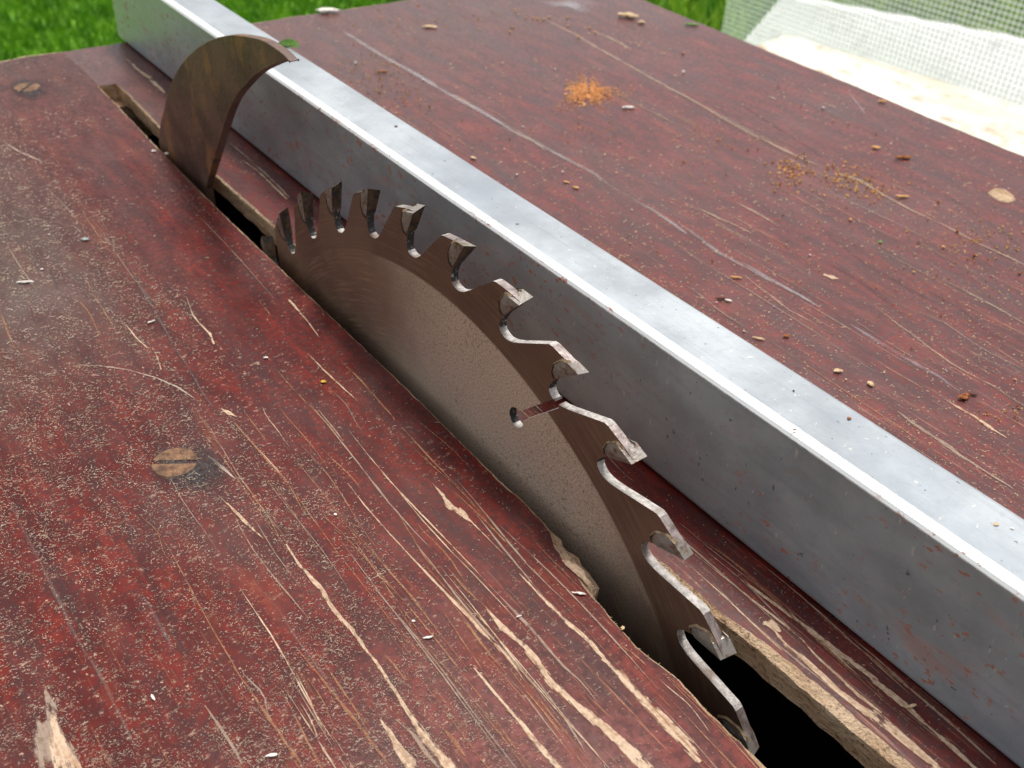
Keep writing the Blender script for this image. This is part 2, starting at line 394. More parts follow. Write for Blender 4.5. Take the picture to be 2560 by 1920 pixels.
DK = ['tan', 'pale', 'grey', 'dark', 'orange', 'lilac', 'tandull', 'stain', 'soft', 'paleband']
class Decal:
    lev = 0
def stroke(mb, pts, kind, lim):
    """pts: list of (x_px, y_px, width_px) in the photo, laid on the table top as a worn streak"""
    Decal.lev = (Decal.lev + 1) % 40
    z = .0008 + Decal.lev * .00002
    P = [at(x, y) for x, y, w in pts]; Wd = [w * pxu(p) * .5 for p, (x, y, w) in zip(P, pts)]
    # widths are measured across the streak in the picture; undo the foreshortening roughly
    Q, Wq = [], []
    for i in range(len(P) - 1):
        n = max(2, int((P[i + 1] - P[i]).length / .02))
        for k in range(n):
            t = k / n; Q.append(P[i].lerp(P[i + 1], t)); Wq.append(Wd[i] * (1 - t) + Wd[i + 1] * t)
    Q.append(P[-1]); Wq.append(Wd[-1])
    l, r, c = [], [], []
    for i, q in enumerate(Q):
        d = (Q[min(i + 1, len(Q) - 1)] - Q[max(i - 1, 0)]); d.z = 0
        if d.length < 1e-9: d = Vector((0, 1, 0))
        nn = Vector((-d.y, d.x, 0)).normalized(); w = Wq[i] * 1.35
        wob = Vector((nz(q.x, q.y, 5, 4) * w * .35, 0, 0))
        l.append(q + wob - nn * w); r.append(q + wob + nn * w)
    for p in l + r:
        p.z = z
        p.x = lim(p)
    mi = 2 + DK.index(kind)
    L = len(Q)
    for i in range(L - 1):
        f0 = min(1, min(i, L - 1 - i) / 2 + .15); f1 = min(1, min(i + 1, L - 2 - i) / 2 + .15)
        u0, u1 = 1 + (1 - f0) * .7, 1 + (1 - f1) * .7
        c0 = (l[i] + r[i]) / 2; c1 = (l[i + 1] + r[i + 1]) / 2
        mb.quad([l[i], c0, c1, l[i + 1]], mi, [(-u0, i * .1), (1 - f0, i * .1), (1 - f1, i * .1 + .1), (-u1, i * .1 + .1)])
        mb.quad([c0, r[i], r[i + 1], c1], mi, [(1 - f0, i * .1), (u0, i * .1), (u1, i * .1 + .1), (1 - f1, i * .1 + .1)])
def blob(mb, pts, kind, z=.0022):
    P = [at(x, y) for x, y in pts]; c = sum(P, Vector()) / len(P); c.z = z
    n = len(P); mi = 2 + DK.index(kind)
    for i in range(n):
        a_, b_ = P[i].copy(), P[(i + 1) % n].copy(); a_.z = b_.z = z
        mb.quad([c, a_, b_], mi, [(0, 0), (1.05, 0), (1.05, 0)])
def conv(ox, oy, f, pts, w=None):
    out = []
    for i, p in enumerate(pts):
        ww = p[2] if len(p) > 2 else (w if not isinstance(w, (list, tuple)) else w[min(i, len(w) - 1)])
        out.append((ox + p[0] * f, oy + p[1] * f, ww * f))
    return out
def limL(p): return min(p.x, interp(XL, p.y) - .006) if p.y < 1.95 else p.x
def limR(p): return max(p.x, interp(XR, p.y) + .004 + interp(WR, p.y))
B = lambda pts, w: conv(800, 1200, .4339, pts, w)
C5 = lambda pts, w: conv(0, 1200, .434, pts, w)
C1 = lambda pts, w: conv(0, 560, .3888, pts, w)
C4 = lambda pts, w: conv(1700, 500, .3888, pts, w)
C6 = lambda pts, w: conv(1700, 0, .3888, pts, w)
C7 = lambda pts, w: conv(860, 0, .3888, pts, w)
C3 = lambda pts, w: conv(1600, 1100, .4943, pts, w)
C0 = lambda pts, w: conv(0, 0, .3888, pts, w)
LS = [
 ('tan', B([(160,20),(260,150),(400,310),(560,480),(700,630),(860,790),(990,930),(1100,1040),(1200,1180)], [4,8,7,9,13,20,26,24,12])),
 ('orange', B([(740,510),(850,640),(960,740),(1050,850)], [10,20,24,22])),
 ('tan', B([(960,740),(1050,850),(1150,930),(1230,1020),(1300,1120),(1380,1210),(1500,1310),(1620,1420),(1750,1540),(1870,1659),(1960,1760)], [12,34,26,36,50,44,44,50,66,72,76])),
 ('tan', B([(1150,540),(1260,660),(1340,740),(1430,830),(1560,940),(1640,1040),(1720,1110),(1800,1210),(1900,1310),(1982,1400),(2080,1500),(2200,1620)], [8,14,20,24,28,26,40,40,54,60,62,66])),
 ('tandull', B([(1040,670),(1130,770),(1220,860),(1320,980),(1410,1080),(1500,1160),(1600,1280)], [10,18,18,16,12,8,6])),
 ('tan', B([(890,1080),(960,1170),(1060,1290),(1150,1390),(1240,1510),(1320,1600),(1370,1659),(1450,1770)], [16,20,18,24,24,34,40,40])),
 ('tan', [(716,1361,4),(746,1412,7),(800,1469,10)] + B([(80,750),(180,860),(260,970),(350,1090),(430,1210),(510,1350),(560,1430),(640,1530),(740,1640),(800,1720)], [20,22,20,22,20,22,44,40,54,50])),
 ('tan', B([(650,20),(700,80),(760,160),(810,190),(870,240),(960,330),(1060,430)], [5,20,46,40,12,6,4])),
 ('tan', B([(350,1380),(400,1460),(460,1560),(520,1640),(560,1700)], [14,30,40,60,60])),
 ('tandull', B([(440,1380),(540,1470),(610,1570),(690,1659)], [14,20,22,26])),
 ('orange', B([(0,190),(120,300),(250,440),(360,570),(500,720),(650,900)], [6,7,6,6,6,4])),
 ('orange', B([(0,180),(150,240),(260,290),(370,330)], [6,6,6,5])),
 ('orange', B([(370,1000),(430,1070),(490,1150)], [8,12,8])),
 ('tandull', B([(1250,1150),(1350,1290),(1450,1440),(1530,1570)], [6,10,10,8])),
 ('orange', B([(1100,1100),(1200,1230),(1300,1350),(1400,1470)], [8,10,10,6])),
 ('orange', B([(700,1420),(780,1520),(850,1600)], [14,26,20])),
 ('orange', B([(1710,940),(1800,1000),(1880,1070)], [10,12,10])),
 ('grey', C5([(10,40),(100,220),(190,390),(260,530),(340,690),(410,850),(480,980),(560,1100),(640,1260),(720,1420),(790,1560)], [14,20,24,24,24,26,26,22,18,18,20])),
 ('dark', C5([(40,40),(140,220),(240,390),(330,560),(420,750),(520,960),(600,1100)], [30,50,60,60,60,60,40])),
 ('dark', C5([(640,60),(720,240),(800,430),(900,640),(1010,860),(1080,1040)], [50,60,60,70,70,50])),
 ('grey', C5([(660,100),(750,260),(780,420)], [12,14,10])),
 ('grey', C5([(780,600),(870,740),(940,870),(1010,990)], [12,20,20,14])),
 ('tan', C5([(1260,90),(1350,180),(1430,260),(1520,340)], [5,16,20,6])),
 ('grey', C5([(1480,600),(1600,740),(1700,900),(1800,1040),(1900,1180),(2020,1330),(2212,1550)], [10,18,18,18,18,18,16])),
 ('orange', C5([(1340,1070),(1450,1230),(1560,1390),(1650,1520),(1740,1640)], [8,14,18,16,14])),
 ('orange', C5([(1700,960),(1850,1140),(2000,1330),(2150,1520),(2250,1650)], [6,10,16,18,16])),
 ('tandull', C5([(1180,1300),(1260,1420),(1340,1540),(1400,1640)], [10,16,18,20])),
 ('dark', C1([(640,-20),(780,170),(860,320),(960,500),(1040,640),(1120,790),(1210,920),(1300,1080),(1370,1180),(1440,1250)], [16,22,28,44,36,34,38,44,60,40])),
 ('grey', C1([(660,10),(780,170),(860,320),(960,500),(1040,640),(1120,790),(1210,920),(1300,1080),(1370,1180)], [8,10,12,26,16,12,12,12,10])),
 ('tan', C1([(1200,470),(1240,590),(1290,650),(1350,710),(1380,775)], [5,10,9,14,18])),
 ('dark', C1([(1170,380),(1210,500),(1240,620),(1330,740),(1440,830),(1540,930),(1570,1160)], [20,26,18,18,22,20,12])),
 ('tan', C1([(1425,1190),(1480,1222),(1525,1242)], [10,26,10])),
 ('orange', C1([(1480,1250),(1600,1390),(1720,1530),(1830,1640)], [6,7,7,7])),
 ('pale', C1([(460,910),(640,915),(820,940),(1000,990),(1140,1050),(1280,1140)], [5,8,8,7,10,12])),
 ('tan', C1([(810,650),(880,740),(950,800)], 7)), ('tan', C1([(1000,825),(1040,940)], 9)),
 ('tan', C1([(1860,488),(1910,550),(1980,630),(2060,740)], [16,10,6,4])),
 ('tan', C1([(1980,835),(2080,940),(2200,1050),(2300,1140)], [5,8,9,4])),
 ('orange', C1([(1660,490),(1740,590)], 7)),
 ('orange', C1([(1780,940),(1900,1080),(2060,1240),(2212,1400)], [5,6,7,7])),
 ('pale', C1([(1340,1490),(1430,1570),(1520,1640)], [14,20,16])),
 ('dark', C1([(460,780),(560,890),(640,960),(700,1040),(780,1150)], [60,60,50,50,60])),
 ('dark', C1([(330,300),(380,420)], [50,40])),
 ('dark', C1([(480,1280),(560,1480),(640,1640)], [60,90,60])),
 ('grey', C0([(570,1320),(680,1460),(760,1610)], [8,14,14])),
 ('dark', C0([(480,860),(640,840),(800,880),(900,900)], [40,50,40,20])),
 ('dark', C0([(-60,600),(100,560),(200,640),(330,620)], [60,60,70,40])),
 ('pale', C0([(40,920),(110,970),(200,1010),(290,1045)], [6,10,12,8])),
 ('grey', C0([(430,335),(520,400),(610,470)], [14,14,12])),
 ('tan', C0([(-20,410),(160,365),(420,335)], [12,10,8])),
]
RS = [
 ('soft', C4([(410,480),(500,560),(600,630),(700,710),(800,760),(900,820),(980,860)], [14,16,16,16,16,14,10])),
 ('soft', C4([(1240,1010),(1330,1080),(1440,1140),(1560,1210)], [8,14,12,8])),
 ('tan', C4([(1700,1280),(1800,1340),(1900,1400),(2000,1470),(2100,1530)], [8,20,22,22,10])),
 ('tandull', C4([(1400,1360),(1500,1440),(1620,1520),(1740,1600),(1800,1646),(1950,1740),(2180,1880)], [14,26,30,30,22,16,14])),
 ('soft', C4([(1260,690),(1400,800),(1500,870),(1600,950),(1740,1050),(1860,1120),(2000,1190),(2120,1270),(2260,1350)], [8,14,14,14,16,16,16,18,14])),
 ('soft', C4([(1700,520),(1820,580),(1950,650),(2080,720),(2240,810)], [12,20,24,22,14])),
 ('soft', C4([(1560,730),(1700,790),(1800,860),(1900,930),(2000,990),(2212,1090)], [8,10,10,10,10,10])),
 ('soft', C4([(1950,900),(2100,1000),(2240,1090)], [7,10,8])),
 ('paleband', C4([(0,150),(120,240),(250,340),(400,420),(560,510),(780,620),(900,690)], [30,34,40,36,40,30,20])),
 ('lilac', C4([(400,400),(600,520),(780,620),(900,690)], [20,30,36,20])),
 ('lilac', C4([(1100,800),(1250,900),(1450,1020),(1650,1130),(1800,1230)], [30,44,48,44,16])),
 ('soft', C4([(350,10),(500,90),(640,170)], [20,26,14])),
 ('tan', C4([(920,480),(980,500),(1020,505)], [34,40,20])),
 ('grey', C4([(1340,260),(1560,370),(1700,480)], [16,20,16])),
 ('grey', C4([(700,740),(900,880),(1100,1010),(1260,1110)], [20,30,30,14])),
 ('dark', C4([(950,230),(1200,420),(1450,560),(1700,690)], [20,40,50,30])),
 ('dark', C4([(1550,560),(1800,700),(2000,860),(2212,960)], [20,40,40,30])),
 ('dark', C4([(900,380),(1150,520),(1400,700)], [20,40,30])),
 ('soft', C6([(0,600),(120,670),(240,740),(400,830),(540,900),(700,980),(800,1030),(930,1080)], [26,30,32,36,42,32,28,20])),
 ('grey', C6([(180,700),(400,820),(560,900)], [60,80,50])),
 ('soft', C6([(1000,1110),(1150,1160),(1300,1250),(1500,1360),(1700,1450),(1900,1560),(2212,1700)], [40,44,30,26,24,20,20])),
 ('lilac', C6([(1080,590),(1140,670),(1195,735)], [16,18,18])),
 ('tandull', C6([(570,620),(620,640)], 24)), ('tandull', C6([(940,670),(1010,695)], 22)),
 ('dark', C6([(1550,1160),(1800,1310),(2000,1440),(2212,1600)], [16,26,26,20])),
 ('dark', C6([(400,680),(620,820),(900,1000)], [24,40,30])),
 ('soft', C6([(120,1340),(260,1410),(460,1500)], [26,26,20])),
 ('lilac', C7([(0,210),(120,280),(280,380)], [34,40,34])),
 ('paleband', C7([(0,210),(120,280),(280,380),(440,470),(560,540),(700,620),(840,690),(960,760),(1080,840),(1200,900),(1340,980),(1500,1060),(1600,1110),(1700,1180)], [34,40,46,42,42,38,40,36,40,44,36,40,36,20])),
 ('lilac', C7([(280,380),(440,470),(620,580),(900,730),(1100,850)], [40,44,36,36,30])),
 ('tandull', C7([(700,610),(840,690)], 18)), ('soft', C7([(1020,820),(1200,900),(1300,970)], [14,24,14])),
 ('paleband', C7([(1850,1280),(2000,1360),(2212,1500)], [30,36,40])),
 ('soft', C7([(1280,120),(1500,230),(1650,320),(1800,400),(1950,490),(2100,570),(2230,630)], [18,22,22,24,26,26,26])),
 ('soft', C7([(1600,200),(1720,250),(1850,320)], [26,34,26])),
 ('grey', C7([(740,330),(800,320)], 30)), ('grey', C7([(1950,830),(2020,830)], 30)),
 ('tan', C3([(280,580),(380,660),(480,740),(580,820),(700,910),(820,1010),(900,1100),(1000,1190),(1100,1290),(1220,1380)], [6,7,9,10,12,12,12,14,16,14])),
 ('tan', C3([(490,670),(560,740),(650,810),(760,890),(860,960),(960,1040),(1080,1130),(1200,1230),(1300,1310),(1400,1400),(1540,1520),(1650,1620),(1760,1720)], [7,12,16,18,26,26,34,36,34,26,26,24,26])),
 ('tan', C3([(620,930),(670,930),(720,962)], [16,56,40])),
 ('tan', C3([(680,960),(740,1040),(820,1100),(920,1190),(1000,1270),(1100,1350),(1180,1400),(1300,1490),(1420,1590),(1500,1650),(1640,1760)], [12,24,26,24,26,40,60,44,40,44,44])),
 ('tan', C3([(780,1180),(900,1280),(1020,1370),(1140,1470),(1260,1560),(1400,1659)], [8,14,20,26,30,30])),
 ('orange', C3([(900,880),(1050,1010),(1250,1170),(1450,1330),(1700,1540)], [6,10,14,14,14])),
 ('tandull', C3([(1060,990),(1200,1110),(1380,1270),(1560,1430),(1800,1640)], [5,9,12,14,14])),
 ('tandull', C3([(200,420),(340,540),(480,650),(620,760)], [3,5,6,4])),
 ('tan', conv(560, 400, .3376, [(150,10),(260,90),(350,180),(470,290)], [10,12,12,16])),
 ('tan', C0([(800,370),(900,460),(960,500),(1060,600)], [12,18,26,18])),
 ('tan', C0([(930,480),(960,500)], [34,26])),
 ('tandull', C0([(1480,920),(1560,990),(1700,1110),(1860,1270)], [8,14,14,14])),
 ('grey', C0([(1960,290),(2030,290)], 30)),
]
ml = slab(-1)
for k, st in LS: stroke(ml, st, k, limL)
rs = random.Random(11)
def fine_lines(mb, n, xr, yr, lim, kinds):
    for i in range(n):
        x = rs.uniform(*xr); y = rs.uniform(*yr); Ln = rs.uniform(.10, .55); k = rs.choice(kinds); w = rs.uniform(.0007, .0022)
        pts = []; m_ = 6
        for j in range(m_ + 1):
            t = j / m_; pts.append(Vector((x + .015 * nz(i, t, 1.5, 2) - .01 * t, y - Ln * t, 0)))
        Decal.lev = (Decal.lev + 1) % 40; z = .0008 + Decal.lev * .00002; mi = 2 + DK.index(k)
        for j in range(m_):
            a_, b_ = pts[j], pts[j + 1]
            if lim(a_) != a_.x or lim(b_) != b_.x: continue
            w0 = w * math.sin(math.pi * (j + .15) / (m_ + .3)); w1 = w * math.sin(math.pi * (j + 1.15) / (m_ + .3))
            A1, A2, B1, B2 = (Vector((a_.x - w0, a_.y, z)), Vector((a_.x + w0, a_.y, z)), Vector((b_.x - w1, b_.y, z)), Vector((b_.x + w1, b_.y, z)))
            A0, B0 = (A1 + A2) / 2, (B1 + B2) / 2
            mb.quad([A1, A0, B0, B1], mi, [(-1, 0), (0, 0), (0, .1), (-1, .1)]); mb.quad([A0, A2, B2, B0], mi, [(0, 0), (1, 0), (1, .1), (0, .1)])
fine_lines(ml, 95, (-.62, -.06), (-1.0, .25), limL, ['orange', 'orange', 'tan', 'tandull', 'orange'])
fine_lines(ml, 22, (-.9, -.1), (.2, 1.4), limL, ['tandull', 'orange', 'dark'])
blob(ml, [(112,1720),(143,1764),(165,1825),(191,1877),(225,1950),(90,1950),(70,1880),(62,1830),(88,1800),(104,1790)], 'tandull', .0020)
blob(ml, [(130,1760),(160,1830),(185,1880),(215,1940),(140,1940),(120,1860)], 'tan', .0024)
blob(ml, [(372,1120),(440,1092),(520,1105),(580,1140),(590,1200),(530,1240),(440,1255),(370,1230),(345,1180)], 'stain', .0020)
blob(ml, [(10,205),(60,190),(125,205),(140,235),(80,260),(20,240)], 'stain', .0020)
blob(ml, [(1410,1385),(1437,1400),(1468,1440),(1482,1462),(1470,1468),(1440,1440),(1412,1415),(1395,1390)], 'tan', .0022)
mr = slab(1)
for k, st in RS: stroke(mr, st, k, limR)
blob(mr, [(1325,5),(1400,-10),(1500,-10),(1500,25),(1470,42),(1420,30),(1340,18)], 'lilac', .0021)  # reflected sky painted as a pale patch, here and in the next blob
blob(mr, [(1345,8),(1420,0),(1480,14),(1470,34),(1400,18)], 'lilac', .0025)
dm = [M[k] for k in DK]
fine_lines(mr, 34, (.06, .19), (-1.1, .3), limR, ['orange', 'tan', 'tandull'])
fine_lines(mr, 70, (.45, 1.7), (-.3, 1.6), limR, ['soft', 'tandull', 'dark', 'orange'])
bl = ml.build('board', [M['left'], M['bareold']] + dm, table)
bl['label'] = 'dusty board on the near side of the blade with a torn slot edge'
br = mr.build('board', [M['right'], M['bareold']] + dm, table)
br['label'] = 'board under the steel fence, strewn with rust coloured crumbs'

# torn core chunk on the slot edge of the near board
mb = MB()
def chunk():
    N, K = 90, 22; rows = []
    for i in range(N):
        y = -.365 - .20 * i / (N - 1); row = []
        t = i / (N - 1)
        fx = interp(XL, y) - .006
        reach = .004 + .050 * max(0, math.sin(min(1, t * 1.22) * math.pi * .62)) ** 1.6
        if t > .86: reach *= max(.05, 1 - (t - .86) / .14)
        for k in range(K):
            s = k / (K - 1)
            dz = -.003 - .020 * s ** 1.5 - (.02 * max(0, s - .8) / .2)
            r = .007 * mn.noise(Vector((s * 5, y * 80, 2))) + .007 * mn.noise(Vector((s * 9, y * 200, 7)))
            row.append(Vector((fx - .004 + reach * 1.15 * s + r * .8, y + .004 * mn.noise(Vector((s * 7, y * 60, 9))), min(.0005, dz + r * 1.6))))
        row.append(row[-1] + Vector((-.012, 0, -.03)))
        rows.append(row)
    mb.grid(rows, 0, flip=True)
chunk()
for i in range(420):           # fibres sticking out of it
    y = -.40 - .14 * random.random(); x = interp(XL, y) + .01 + .025 * random.random(); z = -.012 - .018 * random.random()
    d = Vector((random.uniform(-.3, 1), random.uniform(-1, .6), random.uniform(-.4, .6))).normalized() * random.uniform(.004, .011)
    p = Vector((x, y, z)); w = Vector((0, .0007, .0004)); mb.quad([p - w, p + w, p + d], 0)
ck = mb.build('splintered_core', M['barechip'], bl)
mb = MB()
for i in range(900):           # fuzz along the slot edges
    s = random.random() < .55
    y = random.uniform(-1.05, -.2) if random.random() < .6 else random.uniform(-.4, 1.9)
    x = (interp(XL, y) - .002) if s else (interp(XR, y) + .002)
    d = Vector((random.uniform(-.2, 1) * (1 if s else -1), random.uniform(-1, 1), random.uniform(-.5, .9))).normalized() * random.uniform(.002, .007)
    p = Vector((x, y, -.003 - random.random() * .006)); w = Vector((.0002, .0006, .0003)); mb.quad([p - w, p + w, p + d], 0)
tag(mb.build('edge_splinters', M['barechip'], table), kind='stuff')

# dark housing below the slot, frame and legs
mb = MB()
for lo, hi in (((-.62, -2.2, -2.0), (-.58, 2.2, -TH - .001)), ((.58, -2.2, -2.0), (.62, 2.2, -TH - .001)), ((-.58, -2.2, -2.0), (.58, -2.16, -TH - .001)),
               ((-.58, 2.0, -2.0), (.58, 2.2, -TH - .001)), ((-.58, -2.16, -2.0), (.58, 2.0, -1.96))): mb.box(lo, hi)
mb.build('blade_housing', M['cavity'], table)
mb = MB(); mb.box((-.2, 1.9, -.17), (.3, 1.96, -TH - .001)); mb.build('crossbar', M['bareold'], table)
for x0, x1, y0, y1 in ((-2.3, 2.1, 2.15, 2.27), (-2.3, 2.1, -2.28, -2.22), (-2.3, -2.2, -2.2, 2.15), (2.0, 2.1, -2.2, 2.15)):
    mb = MB(); mb.box((x0, y0, -.75), (x1, y1, -TH - .002)); mb.build('apron', M['bareold'], table)
for x in (-2.05, 1.85):
    for y in (-2.05, 2.0):
        mb = MB(); mb.box((x - .12, y - .12, -6.4), (x + .12, y + .12, -TH - .003)); mb.build('leg', M['bareold'], table)

# countersunk slotted screws
def screw(px, py, rpx, ang, mat, depth=.004, slot=True):
    c = at(px, py); r = rpx * pxu(c)
    mb = MB(); N = 40; hw = r * .13
    d = Vector((math.cos(ang), math.sin(ang), 0)); nrm = Vector((-d.y, d.x, 0))
    def ringpt(t, rr, z): return c + d * (math.cos(t) * rr) + nrm * (math.sin(t) * rr) + Vector((0, 0, z))
    for sgn in (1, -1):
        a0 = math.asin(hw / r); T = [a0 + (math.pi - 2 * a0) * i / N for i in range(N + 1)]
        top = [ringpt(t * sgn, r * (1 + .012 * nz(t, sgn, 3, 2)), .0024) for t in T]
        rim = [ringpt(t * sgn, r * 1.05, .0006) for t in T]
        chord = [c + d * ((top[0] - c).dot(d) * (1 - 2 * i / N)) + nrm * (sgn * hw) + Vector((0, 0, .0024)) for i in range(N + 1)]
        low = [p + Vector((0, 0, -.007)) for p in chord]
        mb.grid([chord, top, rim], 0, flip=sgn > 0); mb.grid([low, chord], 0, flip=sgn > 0)
    o = mb.build('screw', mat, table)
    mb = MB(); q = [c + d * (s * r * 1.0) + nrm * (t * hw * .98) + Vector((0, 0, -.0002 + .0012 * (s > 0) + .001)) for s, t in ((-1, -1), (1, -1), (1, .4), (-1, .4))]
    mb.quad(q); mb.build('packed_dirt', M['bareold'], o)
    return o
ac = at(385, 1157); bc = at(490, 1155); dd = bc - ac
s1 = screw(437, 1157, 54, math.atan2(dd.y, dd.x), M['screw']); s1['label'] = 'rusty slotted screw head sunk in the dusty near board'
ac = at(40, 218); bc = at(100, 216); dd = bc - ac
s2 = screw(68, 219, 30, math.atan2(dd.y, dd.x) + 1.2, M['screw']); s2['label'] = 'screw head in a grey stain by the far corner'
def plug(px, py, pts, mat, name, label, h=.004):
    P = [at(px + x, py + y) for x, y in pts]; c = at(px, py)
    mb = MB(); top = [c.lerp(p, .85) + Vector((0, 0, h)) for p in P]; base = [p + Vector((0, 0, .0005)) for p in P]
    mb.quad(top); mb.grid([top, base], 0, wrap=True); o = mb.build(name, mat, table, merge=True); o['label'] = label
plug(2503, 492, [(-34,-10),(-15,-22),(10,-18),(30,-4),(36,8),(22,16),(0,14),(-22,2)], M['bareold'], 'wood_plug', 'pale wood filler set in the board towards the right edge')

# ------------------------------------------------------------------ steel fence
FX0, FX1, FH = .1962, .3334, .2762
fe = empty('rip_fence', (FX0, 0, .004))
tag(fe, 'long square grey steel fence lying along the table beside the saw blade', 'rip fence')
mb = MB(); prof = []
def arc(cx, cz, r, a0, a1, n):
    for i in range(n + 1):
        t = math.radians(a0 + (a1 - a0) * i / n); prof.append((cx + r * math.cos(t), cz + r * math.sin(t)))
prof += [(FX0, FH - .0105), (FX0 + .0035, FH - .005), (FX0 + .0165, FH)]; arc(FX1 - .012, FH - .012, .012, 90, 0, 5)
arc(FX1 - .01, .014, .010, 0, -90, 4); arc(FX0 + .012, .016, .012, 270, 180, 4)
rows = []
for y in ys(-2.6, 2.375, .04):
    rows.append([Vector((x + .0009 * nz(z * 3, y, 2.5, 3), y + (-.01 if 0 else 0), z + .0007 * nz(x * 3, y, 3, 5))) for x, z in prof])
mb.grid(rows, 0, smooth=False, wrap=True)
# wall thickness and dark inside at the far end
T = .022; inner = [(FX0 + T, FH - T), (FX1 - T, FH - T), (FX1 - T, T + .004), (FX0 + T, T + .004)]
ce = ((FX0 + FX1) / 2, FH / 2)
inn = [Vector((max(FX0 + T, min(FX1 - T, x)), 2.375, max(T, min(FH - T, z)))) for x, z in prof]
mb.grid([rows[-1], inn], 0, wrap=True); mb.grid([inn, [Vector((p.x, -2.6, p.z)) for p in inn]], 0, wrap=True)
inn0 = [Vector((p.x, -2.6, p.z)) for p in inn]; mb.grid([inn0, rows[0]], 0, wrap=True)
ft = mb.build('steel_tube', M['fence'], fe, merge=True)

# ------------------------------------------------------------------ circular blade
TH0, PI_ = .8252, .1643
NT_ = 38; K0 = -1; KV = 14
ang = []
for k in range(NT_):
    kk = K0 + k
    ang.append(TH0 + PI_ * kk if kk <= KV else TH0 + PI_ * KV + (2 * math.pi - PI_ * (KV - K0)) / (NT_ - (KV - K0)) * (kk - KV))
def pit(k): return (ang[(k + 1) % NT_] - ang[k]) % (2 * math.pi)
PROF = [(.990, -1.03, 1), (.950, -1.175, 1), (.941, -1.20, 1), (.932, -1.225, 1), (.920, -1.252, 1), (.910, -1.256, 1), (.902, -1.24, 0), (.8975, -1.205, 0),
        (.8955, -1.15, 0), (.8955, -1.09, 0), (.899, -1.03, 0), (.905, -.965, 0), (.918, -.865, 0), (.945, -.69, 0), (.968, -.55, 0), (.9785, -.49, 0), (.982, -.44, 2), (.986, -.30, 2), (.990, -.16, 2), (.9925, -.03, 2)]
blade = empty('circular_saw_blade', (0, 0, Z0))
tag(blade, 'brown patinated round saw blade with large carbide teeth rising through the slot', 'saw blade')
HT = .0078
def pol(r, t, x): return Vector((x, math.cos(t) * r, Z0 + math.sin(t) * r))
# expansion slot running from a gullet to its round stop hole
H = pol(.768, TH0 + PI_ * 6.50, 0); G = pol(.897, TH0 + PI_ * 6.945, 0); dS = (G - H).normalized(); wS = Vector((0, -dS.z, dS.y)) * .0085
if math.atan2((G + wS).z - Z0, (G + wS).y) > math.atan2((G - wS).z - Z0, (G - wS).y): wS = -wS    # wS points to smaller angles
def slot_points():
    out = [G + wS]; hr = .020; a1 = math.asin(.0085 / hr)
    ax, nx = dS, wS.normalized(); N = 26
    for i in range(N + 1):
        t = a1 + (2 * math.pi - 2 * a1) * i / N
        out.append(H + ax * (math.cos(t) * hr) + nx * (math.sin(t) * hr))
    return out + [G - wS]
outl = []; soot = []
for k in range(NT_):
    p = pit((k - 1) % NT_)
    for i, (r, ph, s_) in enumerate(PROF):
        outl.append(pol(r, ang[k] + ph * p, 0)); soot.append(s_)
        if k + K0 == 8 and i == 9:
            q = slot_points(); outl += q; soot += [1 if 3 < j < 16 else 0 for j in range(len(q))]
from mathutils.geometry import delaunay_2d_cdt
no = len(outl)
v2 = [Vector((p.y, p.z)) for p in outl]; e2 = [(i, (i + 1) % no) for i in range(no)]
for rr, cnt in ((.87, 150), (.80, 130), (.7, 100), (.5, 60), (.3, 30)):
    for i in range(cnt):
        t = 2 * math.pi * i / cnt; q = Vector((math.cos(t) * rr, Z0 + math.sin(t) * rr))
        if (q - Vector((H.y, H.z))).length > .03 and abs((q - Vector((H.y, H.z))).dot(Vector((wS.y, wS.z)).normalized())) > .012 or q.y < Z0: v2.append(q)
ov, oe, of, _a, _b, _c = delaunay_2d_cdt(v2, e2, [], 1, 1e-7)
mb = MB()
for sx in (-1, 1):
    nb = len(mb.v); mb.v += [(sx * HT, q.x, q.y) for q in ov]
    for f in of: mb.f.append(tuple(nb + i for i in (f if sx > 0 else f[::-1]))); mb.m.append(0); mb.uv.append(None); mb.sm.append(False)
X_ = Vector((HT, 0, 0))
for i in range(no):
    j = (i + 1) % no
    mb.quad([outl[i] - X_, outl[i] + X_, outl[j] + X_, outl[j] - X_], (1, 2, 3)[soot[i]])
bd = mb.build('disc', [M['blade'], M['edge'], M['soot'], M['land']], blade, merge=True)
